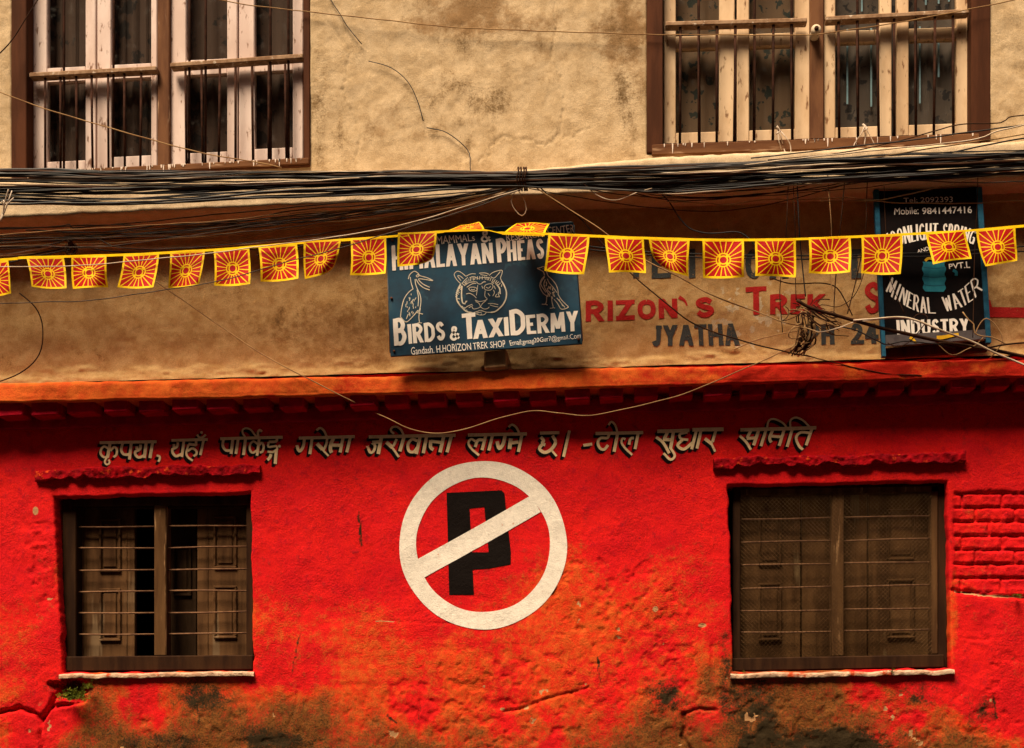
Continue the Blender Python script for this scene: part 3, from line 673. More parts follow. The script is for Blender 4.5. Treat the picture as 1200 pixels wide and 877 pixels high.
W1 = sheared(-.050, 55)
b1 = [(53, 90), (71, 90), (90, 90), (108, 90), (127, 90), (146, 90), (165, 90), (218, 90), (237, 90), (257, 90), (276, 90), (296, 90), (315, 90), (335, 90)]
b1 += [(75, -110), (133, -110), (222, -110), (241, -110), (317, -110), (338, -110)]
w1 = upper_window(W1, dict(boards=[(13, 31, -.03), (355.5, 363, -.005)], mull=(184.5, 198.5)), (30, 362, 200, 207.5),
    [(32, 112, 55, 100, 80, 97, 190), (113.8, 184, 130, 177, 80, 97, 188), (199, 278, 218, 266, 79, 97, 188), (280, 355, 298, 343, 79, 97, 187)],
    b1, [((34, 88), (183, 80)), ((199, 76.5), (355, 65.5))], M['sash_pink'], 'window with pinkish white sashes and iron bars',
    [(18, 100, M['curtain_d']), (122, 196, M['curtain_d']), (197, 362, M['curtain_d'])], -112, 201, 0, 64)
W2 = sheared(-.034, 817)
b2 = [(797, 30), (819, 30), (840, 30), (861, 30), (884, 30), (906, 30), (928, 30), (983, 26), (1005, 26), (1029, 26), (1048, 26), (1073, 26), (1095, 26), (1117, 26)]
b2 += [(819, -110), (884, -110), (928, -110), (1005, -110), (1073, -110)]
w2 = upper_window(W2, dict(boards=[(758, 777, -.03), (1138.5, 1161, -.03)], mull=(949.5, 965.5)), (764, 1148, 167.5, 180),
    [(778, 861, 792, 843, 42, 57, 155), (863.8, 949, 878, 932, 42, 57, 155), (966, 1045, 979, 1031, 42, 56, 155), (1051, 1138, 1065, 1121, 42, 56, 155)],
    b2, [((780, 28), (946, 23.5)), ((968, 22), (1136, 13))], M['sash_tan'], 'window with tan sashes, iron bars and flowered curtains',
    [(762, 950, M['curtain']), (951, 1157, M['curtain_b'])], -112, 168, 0, 30)
# pale ribbons hanging inside the right casements
for x, y0, y1 in ((993, 40, 128), (1021, 40, 132), (1078, 40, 130), (1100, 50, 100), (1010, -60, 20), (1085, -60, 15), (1100, -60, 14), (1112, -60, 12)):
    m = MB(); m.prism(rect(W2, x-1.0, y0, x+1.0, y1), .108, .105); m.build('ribbon', M['stripe'], w2)

# ------------------------------------------------------------------ lower windows
def panel_shutter(W, x0, x1, y0, y1, yb, mat, panels, win, planks=()):
    m = MB(); m.prism(rect(W, x0, y0, x1, y1), yb+.03, yb, .003)
    for (a0, c0, a1, c1) in panels:     # sunk frame + raised field
        for r in (rect(W, a0, c0, a1, c0+3), rect(W, a0, c1-3, a1, c1), rect(W, a0, c0+3, a0+2.5, c1-3), rect(W, a1-2.5, c0+3, a1, c1-3)):
            m.prism(r, yb-.001, yb-.012, .003)
        m.prism(rect(W, a0+5, c0+6, a1-5, c1-6), yb-.001, yb-.006, .003)
    for x in planks: m.prism(rect(W, x-.6, y0, x+.6, y1), yb-.001, yb-.004)
    return m.build('shutter', mat, win)

def lower_window(W, jambs, head, foot, mull, bars, bx, label, mats, yF=.055):
    m = MB(); (a0, a1), (z0, z1) = jambs
    m.ring(rect(W, a0, head[0]-3, z1, foot[1]), rect(W, a1, head[0]+4, z0, foot[0]+3), .13, yF)
    win = m.build('window', mats[0], BLD); win['label'] = label
    x0, x1 = jambs[0][1], jambs[1][0]
    h = MB(); h.prism(rect(W, x0-3, head[0]+1, x1+3, head[1]), .128, yF-.006, .004); h.build('frame_head', mats[1], win)
    h = MB(); h.prism(rect(W, x0-12, foot[0], x1+8, foot[1]), .127, yF-.022, .005); h.build('frame_foot', mats[1], win)
    h = MB(); h.prism(rect(W, mull[0], head[1], mull[1], foot[0]), .125, yF-.004, .004); h.build('mullion', mats[2], win)
    for y in bars:
        for (q0, q1) in bx:
            b = MB(); j = random.uniform(-.7, .7)
            b.tube([U(*W(q0, y-j), yF+.03), U(*W((q0+q1)/2, y+random.uniform(-.6, .6)), yF+.03), U(*W(q1, y+j), yF+.03)], .0042, 8); b.build('bar', M['iron_l'], win)
    return win
W3 = sheared(-.008, 72)
w3 = lower_window(W3, [(73, 89), (288.5, 297)], (578, 593), (769.5, 787), (180.5, 194.5), [618, 643, 669, 694, 719, 744], [(88, 181), (194, 289)],
                  'window with uncovered bars and half open panelled shutters', (M['wood_dk'], M['wood_dk'], M['wood_old']))
panel_shutter(W3, 86, 158, 588, 775, .125, M['shutter'], [(116, 608, 141, 671), (116, 690, 141, 752)], w3, (100, 148))
panel_shutter(W3, 231, 292, 588, 775, .125, M['shutter'], [(250, 606, 277, 668), (250, 688, 277, 750)], w3, (243,))
panel_shutter(W3, 196, 230, 588, 775, .19, M['shutter_dim'], [(202, 640, 224, 700)], w3)
m = MB()      # thin rusty frame behind the head
m.prism(rect(W3, 89, 593, 288, 597), .10, .075, .003); m.build('inner_rail', M['wood_dk'], w3)
W4 = sheared(-.018, 857)
w4 = lower_window(W4, [(859, 868), (1099, 1110)], (567, 574), (771.5, 787), (975, 989), [609, 636, 663, 690, 717, 742], [(868, 976), (988, 1100)],
                  'window covered with fine wire mesh over closed shutters', (M['wood_dk'], M['wood_dk'], M['wood_old']))
m = MB(); m.prism(rect(W4, 868, 574, 1092, 580), .11, .05, .003); m.prism(rect(W4, 1091, 580, 1099, 771), .11, .05, .003); m.build('inner_frame', M['wood_old'], w4)
panel_shutter(W4, 866, 938, 580, 776, .125, M['shutter_gr'], [(889, 600, 916, 664), (889, 684, 916, 752)], w4, (878, 930))
panel_shutter(W4, 940, 1016, 580, 776, .130, M['shutter_gr'], [], w4, (956, 1002))
panel_shutter(W4, 1018, 1094, 580, 776, .125, M['shutter_gr'], [(1040, 600, 1072, 660), (1040, 682, 1072, 752)], w4, (1030,))
# woven wire mesh
m = MB(); xa, xb, ya, yb_ = 868, 1092, 579, 772; yw = .040; stp = 5.0
def clipseg(cst, sgn):
    p = []
    for x in (xa, xb):
        y = cst+sgn*x
        if ya <= y <= yb_: p.append((x, y))
    for y in (ya, yb_):
        x = (y-cst)*sgn
        if xa < x < xb: p.append((x, y))
    return p
for sgn in (1, -1):
    lo, hi = (ya-xb, yb_-xa) if sgn > 0 else (ya+xa, yb_+xb); cst = lo
    while cst < hi:
        p = clipseg(cst, sgn)
        if len(p) == 2:
            y = yw+.0006*sgn; m.tube([U(*W4(*p[0]), y), U(*W4(*p[1]), y)], .0009, 3)
        cst += stp
m.build('wire_mesh', M['wire'], w4)

# ------------------------------------------------------------------ painted strokes and letters
def relief_at(fn, px, py): return float(fn(np.array([px]), np.array([py]))[0])
def ribbon(mb, pts, w, place, dy=0.0, step=2.0, taper=(1, 1)):
    """a flat brush stroke in photo pixels; place(px,py,dy) puts a point on the painted surface"""
    P = spline(pts, step) if len(pts) > 1 else None
    if P is None:
        x, y = pts[0]; n = 12; ring = [place(x+math.cos(2*math.pi*i/n)*w/2, y+math.sin(2*math.pi*i/n)*w/2, dy) for i in range(n)]
        mb.add(ring, [list(range(n))[::-1]]); return
    P = [np.array(p[:2]) for p in P]; k = len(P); V = []; na = max(1, int(w/2.5))
    for i in range(k):
        t = P[min(i+1, k-1)]-P[max(i-1, 0)]; L = np.hypot(*t) or 1; nrm = np.array((-t[1], t[0]))/L
        ww = w*(taper[0]+(taper[1]-taper[0])*i/(k-1))/2
        V += [place(*(P[i]+nrm*ww*(1-2*j/na)), dy) for j in range(na+1)]
    na += 1
    mb.add(V, [(na*i+j, na*i+j+1, na*i+na+j+1, na*i+na+j) for i in range(k-1) for j in range(na-1)])

def wall_place(fn, yp, eps):
    cache = {}
    def f(px, py, dy=0.0):
        y = yp-relief_at(fn, px, py)-eps-dy; p = U(px, py, yp); return (p[0], y, p[2])
    return f
def smooth_low(px, py):          # the gentle part of the relief only, so that paint lies over the grain
    return (fbm(px/70, py/70, 3, 3)-.5)*.012+(fbm(px/18, py/18, 5, 3)-.5)*(.0022+.0040*sst(600, 820, py))
def smooth_mid(px, py):
    return (fbm(px/80, py/60, 103, 3)-.5)*.020+(fbm(px/16, py/16, 105, 3)-.5)*.005

_fonts = {}
def glyphs(s, bold=0.0):
    k = (s, bold)
    if k not in _fonts:
        cu = bpy.data.curves.new('t', 'FONT'); cu.body = s; cu.offset = bold; cu.resolution_u = 4
        ob = bpy.data.objects.new('t', cu); col.objects.link(ob)
        dg = bpy.context.evaluated_depsgraph_get(); dg.update()
        me = bpy.data.meshes.new_from_object(ob.evaluated_get(dg))
        bm = bmesh.new(); bm.from_mesh(me)
        bmesh.ops.triangulate(bm, faces=bm.faces)
        for it in range(3):
            es = [e for e in bm.edges if e.calc_length() > .22]
            if es: bmesh.ops.subdivide_edges(bm, edges=es, cuts=1)
        bmesh.ops.triangulate(bm, faces=bm.faces); bm.verts.index_update()
        V = np.array([v.co[:2] for v in bm.verts]); fs = [[v.index for v in f.verts] for f in bm.faces]
        bm.free(); col.objects.unlink(ob); bpy.data.objects.remove(ob); bpy.data.meshes.remove(me); bpy.data.curves.remove(cu)
        V = (V-V.min(0))/(V.max(0)-V.min(0)); _fonts[k] = (V, fs)
    return _fonts[k]
def text_quad(mb, s, bl, br, tr, tl, place, dy=0.0, bold=0.0, wob=0.0):
    V, fs = glyphs(s, bold); bl, br, tr, tl = [np.array(p, float) for p in (bl, br, tr, tl)]
    out = []
    for u, v in V:
        p = (bl*(1-u)+br*u)*(1-v)+(tl*(1-u)+tr*u)*v
        if wob: p = p+wob*(np.array([float(vnoise(p[0]/4, p[1]/4, 9)), float(vnoise(p[0]/4, p[1]/4, 19))])-.5)
        out.append(place(p[0], p[1], dy))
    f2 = []
    for f in fs:
        a, b, c_ = [np.array(out[i]) for i in f[:3]]
        f2.append(f if np.cross(b-a, c_-a)[1] < 0 else f[::-1])
    mb.add(out, f2)

GL = {  # brush letters: L straight stroke, C curved stroke, in a unit box
 'A': ['L', (0, 0), (.5, 1), 'L', (.5, 1), (1, 0), 'H', (.2, .30), (.8, .30)], 'B': ['L', (0, 0), (0, 1), 'C', (0, 1), (.6, 1), (.9, .78), (.6, .55), (0, .54), 'C', (0, .54), (.65, .54), (1, .27), (.65, 0), (0, 0)],
 'C': ['C', (.95, .8), (.6, 1), (.15, .85), (0, .5), (.15, .12), (.6, 0), (.97, .2)], 'D': ['L', (0, 0), (0, 1), 'C', (0, 1), (.5, 1), (.95, .78), (1, .5), (.95, .22), (.5, 0), (0, 0)],
 'E': ['L', (0, 0), (0, 1), 'H', (0, 1), (1, 1), 'H', (0, .52), (.85, .52), 'H', (0, 0), (1, 0)], 'G': ['C', (.95, .82), (.6, 1), (.15, .85), (0, .5), (.15, .12), (.6, 0), (.95, .15), 'L', (1, 0), (1, .45), 'H', (.55, .45), (1, .45)],
 'H': ['L', (0, 0), (0, 1), 'L', (1, 0), (1, 1), 'H', (0, .5), (1, .5)], 'I': ['L', (.5, 0), (.5, 1)], 'J': ['L', (.85, .2), (.85, 1), 'H', (.3, 1), (1, 1), 'C', (.85, .25), (.65, .02), (.3, .02), (.05, .2)],
 'K': ['L', (0, 0), (0, 1), 'L', (.1, .42), (1, 1), 'L', (.35, .58), (1, 0)], 'L': ['L', (0, 0), (0, 1), 'H', (0, 0), (1, 0)], 'M': ['L', (0, 0), (.08, 1), 'L', (.08, 1), (.5, .12), 'L', (.5, .12), (.92, 1), 'L', (.92, 1), (1, 0)],
 'N': ['L', (0, 0), (0, 1), 'L', (0, 1), (1, 0), 'L', (1, 0), (1, 1)], 'O': ['C', (.5, 1), (.12, .85), (0, .5), (.12, .15), (.5, 0), (.88, .15), (1, .5), (.88, .85), (.5, 1)],
 'P': ['L', (0, 0), (0, 1), 'C', (0, 1), (.6, 1), (1, .74), (.6, .46), (0, .46)], 'R': ['L', (0, 0), (0, 1), 'C', (0, 1), (.6, 1), (.97, .76), (.6, .5), (0, .5), 'L', (.45, .5), (1, 0)],
 'S': ['C', (.95, .82), (.6, 1), (.15, .92), (.05, .72), (.4, .54), (.85, .42), (.98, .22), (.7, .02), (.3, 0), (.02, .2)], 'T': ['L', (.5, 0), (.5, 1), 'H', (0, 1), (1, 1)], 'U': ['L', (0, .3), (0, 1), 'L', (1, .3), (1, 1), 'C', (0, .35), (.12, .08), (.5, 0), (.88, .08), (1, .35)],
 'W': ['L', (.22, 0), (0, 1), 'L', (.22, 0), (.5, .9), 'L', (.5, .9), (.78, 0), 'L', (.78, 0), (1, 1)], 'X': ['L', (0, 0), (1, 1), 'L', (0, 1), (1, 0)], 'Y': ['L', (.5, 0), (.5, .5), 'L', (.5, .45), (0, 1), 'L', (.5, .45), (1, 1)],
 'Z': ['H', (0, 1), (1, 1), 'L', (0, 0), (1, 1), 'H', (0, 0), (1, 0)], '2': ['C', (.05, .75), (.3, 1), (.75, .95), (.9, .7), (.6, .4), (.05, .05), 'H', (0, 0), (1, 0)], '4': ['L', (.72, 0), (.72, 1), 'L', (0, .32), (.7, 1), 'H', (0, .3), (1, .3)],
 '.': ['H', (.3, .02), (.8, .02)], '&': ['C', (1, .02), (.6, .35), (.25, .75), (.35, .98), (.62, .95), (.65, .75), (.15, .42), (.02, .2), (.25, 0), (.6, .05), (.95, .45)]}
GW = {'I': .34, 'M': 1.25, 'W': 1.3, '.': .35, 'E': .8, 'L': .75, 'S': .85, 'T': .85, ' ': .6, 'J': .7}
gcount = [0]
def stroke_text(mb, s, p4, conv, place, w, gap=.22, dy=0.0, hw=None, pts4=None):
    """brush letters of stroke width w (photo px) filling the quad bl, br, tr, tl"""
    Q = [np.array(conv(*p), float) for p in p4]; W_ = np.linalg.norm(Q[1]-Q[0]); Hh = np.linalg.norm(Q[3]-Q[0]); hw = hw or w*.82
    tot = sum(GW.get(c_, 1.0) for c_ in s); free = W_-w*1.0*len(s); u = 0.0; g = gap*W_/len(s)
    cw = [(GW.get(c_, 1.0)/tot)*(W_-g*(len(s)-1)) for c_ in s]; x = 0.0
    for c_, k in zip(s, cw):
        if c_ != ' ':
            ins = min(w*.5, k*.49) if c_ not in 'AXYWM' else min(w*.5, k*.3)
            def mp(p):
                uu = (x+ins+p[0]*(k-2*ins))/W_; vv = (hw*.5+p[1]*(Hh-hw))/Hh
                return (Q[0]*(1-uu)+Q[1]*uu)*(1-vv)+(Q[3]*(1-uu)+Q[2]*uu)*vv
            toks = GL[c_]; i = 0
            while i < len(toks):
                kind = toks[i]; pts = []; i += 1
                while i < len(toks) and not isinstance(toks[i], str): pts.append(toks[i]); i += 1
                d = dy+.00003*(gcount[0] % 40); gcount[0] += 1
                A = [mp(p) for p in pts]
                if kind == 'C': ribbon(mb, A, (w+hw)/2, place, d, 1.0)
                else:
                    a, b = A; ex = (Q[1]-Q[0])/W_; ey = (Q[3]-Q[0])/Hh
                    if kind == 'L':
                        lo, hi = (a, b) if pts[0][1] < pts[1][1] else (b, a)
                        if min(pts[0][1], pts[1][1]) < .02: lo = lo-ey*hw*.5
                        if max(pts[0][1], pts[1][1]) > .98: hi = hi+ey*hw*.5
                        sl_ = abs(np.dot(b-a, ex))/max(1e-6, np.linalg.norm(b-a)); ww = w*(1+.25*sl_)
                        q4 = [lo-ex*ww/2, lo+ex*ww/2, hi+ex*ww/2, hi-ex*ww/2]
                    else:
                        l_, r_ = (a, b) if pts[0][0] < pts[1][0] else (b, a)
                        if pts[0][0] < .02 or pts[1][0] < .02: l_ = l_-ex*w*.5
                        if max(pts[0][0], pts[1][0]) > .98: r_ = r_+ex*w*.5
                        q4 = [l_-ey*hw/2, r_-ey*hw/2, r_+ey*hw/2, l_+ey*hw/2]
                    n1 = max(1, int(max(np.linalg.norm(q4[1]-q4[0]), np.linalg.norm(q4[3]-q4[0]))/8)); V = []
                    for ii in range(n1+1):
                        for jj in range(n1+1):
                            uu, vv = ii/n1, jj/n1; p = (q4[0]*(1-uu)+q4[1]*uu)*(1-vv)+(q4[3]*(1-uu)+q4[2]*uu)*vv
                            p = p+.5*np.array([float(vnoise(p[0]/3, p[1]/3, 9))-.5, float(vnoise(p[0]/3, p[1]/3, 19))-.5]); V.append(place(p[0], p[1], d))
                    mb.add(V, [(ii*(n1+1)+jj, (ii+1)*(n1+1)+jj, (ii+1)*(n1+1)+jj+1, ii*(n1+1)+jj+1) for ii in range(n1) for jj in range(n1)])
        x += k+g

def Z(ox, oy, sc): return lambda pts: [(ox+x/sc, oy+y/sc) for x, y in pts]
WORDS = []
def word(ox, oy, sc, strokes): WORDS.append([(Z(ox, oy, sc)(p), w/sc) for p, w in strokes])
word(110, 500, 13.333, [([(90, 255), (985, 240)], 46), ([(255, 255), (215, 490)], 48), ([(235, 350), (165, 312), (115, 360), (110, 430), (160, 480), (222, 470)], 36),
    ([(260, 380), (320, 322), (360, 360), (355, 440), (310, 482)], 36), ([(205, 485), (172, 555), (210, 597), (250, 562), (232, 520)], 30),
    ([(455, 260), (430, 360), (462, 430), (530, 440), (575, 420)], 42), ([(590, 250), (558, 520)], 46),
    ([(735, 285), (728, 350), (690, 378), (655, 392), (652, 440), (705, 485), (790, 455)], 42), ([(655, 335), (700, 335)], 48), ([(822, 250), (793, 495)], 48), ([(922, 250), (882, 495)], 46),
    ([(985, 455), (1030, 470), (1035, 505), (1012, 555)], 34)])
word(190, 495, 16, [([(180, 345), (860, 325)], 52), ([(300, 380), (290, 450), (240, 490), (198, 505), (205, 580), (265, 640), (345, 610), (385, 590)], 48), ([(200, 440), (250, 440)], 55), ([(412, 350), (375, 655)], 50),
    ([(642, 350), (640, 440)], 48), ([(645, 432), (498, 412)], 50), ([(502, 420), (470, 520), (460, 600), (500, 670), (580, 722)], 38), ([(482, 545), (560, 492), (632, 525), (650, 590), (592, 640)], 42),
    ([(780, 340), (718, 615)], 48), ([(660, 235), (700, 288), (760, 288), (825, 235)], 40), ([(745, 195)], 52)])
word(250, 495, 13.333, [([(110, 260), (1085, 235)], 46), ([(160, 270), (150, 370), (200, 440), (275, 440)], 42), ([(307, 260), (278, 495)], 46), ([(392, 260), (353, 495)], 44),
    ([(507, 250), (473, 515)], 46), ([(505, 240), (462, 172), (465, 118), (520, 96), (590, 122), (650, 200), (690, 238)], 30), ([(722, 240), (684, 525)], 42),
    ([(690, 340), (630, 302), (577, 350), (577, 440), (620, 480), (682, 440)], 34), ([(702, 372), (760, 322), (788, 380), (770, 460), (728, 472)], 36), ([(702, 225), (700, 155), (728, 122), (762, 150)], 38),
    ([(992, 240), (985, 300), (868, 308)], 40), ([(868, 308), (862, 385), (985, 375), (1000, 430)], 34), ([(850, 460), (930, 468), (990, 430)], 34), ([(905, 500), (880, 560), (845, 590)], 46), ([(987, 425), (968, 650)], 48), ([(1035, 375)], 44)])
word(340, 490, 13.333, [([(135, 315), (1015, 295)], 48), ([(225, 320), (205, 440), (160, 515), (128, 500), (105, 425)], 46), ([(345, 310), (308, 565)], 46), ([(582, 310), (562, 420), (522, 500)], 36),
    ([(420, 400), (505, 490)], 58), ([(490, 480), (602, 595)], 30), ([(412, 195), (470, 157), (530, 200), (572, 290)], 36), ([(680, 320), (642, 400), (630, 490), (650, 545)], 56), ([(640, 425), (800, 430)], 50),
    ([(832, 310), (783, 540)], 48), ([(947, 300), (888, 540)], 46)])
word(420, 490, 10, [([(125, 225), (1140, 205)], 38), ([(272, 230), (235, 425)], 42), ([(268, 282), (165, 290)], 38), ([(165, 292), (198, 330), (180, 392), (140, 405), (108, 330)], 32), ([(452, 250), (412, 335)], 30),
    ([(330, 285), (405, 352)], 44), ([(395, 345), (478, 462)], 26), ([(542, 210), (488, 395)], 40), ([(420, 190), (382, 150), (400, 112), (450, 106), (500, 140), (532, 200)], 26),
    ([(692, 272), (632, 252), (584, 310), (594, 388), (652, 400), (694, 345)], 34), ([(727, 215), (680, 425)], 38), ([(802, 215), (762, 415)], 38), ([(850, 262), (848, 345), (882, 375)], 40), ([(850, 275), (975, 290)], 36), ([(1002, 215), (958, 405)], 40), ([(1092, 210), (1040, 405)], 38)])
word(540, 490, 8.889, [([(75, 180), (690, 168)], 34), ([(192, 392), (112, 322), (80, 262), (110, 222), (152, 245)], 24), ([(150, 305), (180, 235), (242, 232)], 30), ([(262, 185), (222, 338)], 32), ([(332, 180), (293, 342)], 32),
    ([(462, 190), (442, 270), (402, 320), (378, 245)], 36), ([(522, 215), (508, 325)], 40), ([(520, 262), (602, 252)], 34), ([(637, 180), (600, 355)], 32), ([(498, 98), (535, 72), (580, 102), (614, 168)], 24),
    ([(825, 160), (1027, 154)], 32), ([(832, 200), (862, 235), (848, 268), (880, 282)], 34), ([(842, 282), (820, 322), (872, 360), (940, 330), (987, 255), (955, 185)], 34), ([(940, 330), (998, 398)], 22), ([(1132, 132), (1070, 405)], 30)])
word(675, 485, 13.333, [([(115, 497), (252, 475)], 44), ([(305, 312), (1050, 297)], 50), ([(522, 310), (490, 378), (385, 382), (342, 450), (372, 538), (440, 560), (500, 490)], 42), ([(652, 300), (595, 595)], 48),
    ([(508, 182), (555, 128), (612, 182), (645, 285)], 34), ([(878, 645), (770, 542), (712, 450), (730, 385), (772, 402)], 34), ([(828, 485), (850, 395), (905, 380)], 42), ([(972, 300), (922, 555)], 46)])
word(760, 485, 5.854, [([(60, 123), (280, 115)], 24), ([(132, 125), (108, 172)], 22), ([(52, 162), (100, 200), (142, 272)], 20), ([(98, 178), (160, 180)], 22), ([(172, 120), (150, 242)], 22), ([(150, 235), (180, 288), (150, 315), (103, 272)], 17),
    ([(268, 128), (215, 142), (222, 172), (272, 180)], 17), ([(232, 180), (200, 218), (242, 244), (302, 200)], 20), ([(300, 112), (515, 108)], 26), ([(328, 115), (295, 245)], 20), ([(360, 115), (332, 240)], 20),
    ([(462, 115), (438, 195)], 19), ([(386, 172), (435, 210)], 23), ([(428, 202), (457, 262)], 15), ([(630, 112), (1150, 98)], 24), ([(702, 115), (675, 168)], 20), ([(625, 152), (670, 197), (702, 248)], 18), ([(672, 172), (745, 166)], 20), ([(757, 110), (720, 218)], 22),
    ([(807, 108), (770, 224)], 20), ([(812, 98), (825, 50), (862, 38), (920, 64), (948, 98)], 14), ([(852, 110), (830, 168), (842, 198)], 21), ([(840, 155), (912, 160)], 19), ([(932, 105), (895, 222)], 20),
    ([(987, 105), (950, 228)], 20), ([(972, 92), (974, 46), (1012, 28), (1062, 50), (1108, 98)], 14), ([(1102, 132), (1042, 130), (1012, 165), (1030, 220), (1058, 248)], 18), ([(1122, 100), (1080, 218)], 20)])
pl = wall_place(smooth_low, 0.0, .0013)
i = 0
for wi_, wd in enumerate(WORDS):
    blk = MB(); crm = MB()
    for pts, w in wd:
        for sx, sy in ((-1.3, 1.6), (-2.7, 3.3)):
            ribbon(blk, [(x+sx, y+sy) for x, y in pts], w, pl, .00003*(i % 40)); i += 1
        ribbon(crm, pts, w, pl, .0013+.00003*(i % 40))
    let = crm.build('painted_word', M['cream'], BLD)
    if wi_ == 0: let['label'] = 'first cream Devanagari word above the left lower window, black drop shadow'
    blk.build('letter_shadow', M['black_sh'], let)

# no parking roundel
ring = MB(); n = 120; V = []
for i in range(n):
    t = 2*math.pi*i/n; wob = .5*math.sin(5*t)+.4*math.sin(9*t+1)
    for r in (98.2+wob*.6, 91, 85, 78.4-wob*.5): V.append(pl(566.2+r*math.cos(t), 639+r*math.sin(t)*1.005, .0005))
ring.add(V, [(i*4+j, i*4+j+1, ((i+1) % n)*4+j+1, ((i+1) % n)*4+j) for i in range(n) for j in range(3)])
ribbon(ring, [(491, 667.5), (560, 629.5), (628, 590.5)], 22.5, pl, .0008, 3)
sym = ring.build('painted_no_parking_sign', M['white'], BLD); sym['label'] = 'white painted ring with slash over a black letter P'
q = lambda x, y: (440+x/3.654, 520+y/3.654)
pm = MB()
def cell(pts, n1=8, n2=8):
    a, b, c_, d_ = [np.array(q(*p)) for p in pts]; V = []
    for i in range(n1+1):
        for j in range(n2+1):
            u, v = i/n1, j/n2; p = (a*(1-u)+b*u)*(1-v)+(d_*(1-u)+c_*u)*v; V.append(pl(p[0], p[1], .0002))
    pm.add(V, [(i*(n2+1)+j, (i+1)*(n2+1)+j, (i+1)*(n2+1)+j+1, i*(n2+1)+j+1) for i in range(n1) for j in range(n2)])
cell([(305, 212), (400, 207), (422, 648), (316, 648)], 6, 20)       # stem
cell([(400, 207), (540, 200), (553, 215), (400.2, 280)], 8, 4)
cell([(400.2, 280), (553, 215), (558, 272), (466, 272)], 6, 4)
cell([(466, 272), (558, 272), (580, 466), (485, 466)], 6, 10)
cell([(412, 466), (485, 466), (484, 536), (416, 540)], 6, 5)
cell([(485, 466), (580, 466), (579, 518), (484, 536)], 6, 5)
pm.build('letter_p', M['black_p'], sym)

# lettering on the middle wall
pm_ = wall_place(smooth_mid, .012, .0016)
qm = lambda x, y: (680+x/3.158, 250+y/3.158)
def tq(mb, s, p4, conv, place, dy=0, bold=0, wob=0): text_quad(mb, s, *[conv(*p) for p in p4], place, dy, bold, wob)
def word_part(items, mat, parent, place, conv, name='painted_word', label=None):
    m = MB()
    for s_, p4, w, g, dy, hw in items: stroke_text(m, s_, p4, conv, place, w, g, dy, hw)
    o = m.build(name, mat, parent)
    if label: o['label'] = label
    return o
RT = M['red_txt']
word_part([('HO', [(-135, 408), (-10, 402), (-12, 328), (-137, 335)], 6, .2, 0, None)], RT, BLD, pm_, qm)
rd = MB(); stroke_text(rd, 'RIZON', [(20, 402), (360, 388), (358, 318), (20, 325)], qm, pm_, 6.4, .14)
ribbon(rd, [qm(365, 312), qm(385, 325), qm(395, 345)], 4, pm_, 0, 2, (1.2, .4))
stroke_text(rd, 'S', [(425, 388), (497, 384), (496, 312), (423, 315)], qm, pm_, 6.6)
rd.build('painted_word', RT, BLD)
word_part([('T', [(612, 378), (690, 375), (688, 270), (612, 275)], 7, .2, 0, None), ('REK', [(702, 376), (905, 368), (908, 298), (702, 302)], 6.4, .14, 0, None)], RT, BLD, pm_, qm)
word_part([('S', [(1050, 370), (1115, 366), (1115, 254), (1050, 258)], 7, .2, 0, None)], RT, BLD, pm_, qm)
rd = MB()
ribbon(rd, [(1152, 366), (1215, 367)], 12, pm_, .0002, 6); ribbon(rd, [(1159.5, 352), (1160, 361)], 5, pm_, 0.0004, 2, (.3, 1))
rd.build('painted_stripe', M['red_txt'], BLD)
BT = M['blue_txt']
word_part([('JYATHA', [(262, 494), (592, 490), (580, 408), (265, 418)], 5.4, .10, .0003, None)], BT, BLD, pm_, qm)
word_part([('PH. 24', [(838, 488), (1105, 482), (1100, 408), (838, 412)], 5.6, .10, .0003, None)], BT, BLD, pm_, qm)
for s_, x0, x1 in (('T', 178, 235), ('E', 264, 335), ('I', 400, 428), ('C', 610, 672), ('A', 700, 770), ('E', 1004, 1040)):
    word_part([(s_, [(x0, 243), (x1, 240), (x1, 132), (x0, 135)], 7, .1, .0003, None)], BT, BLD, pm_, qm, 'painted_letter')

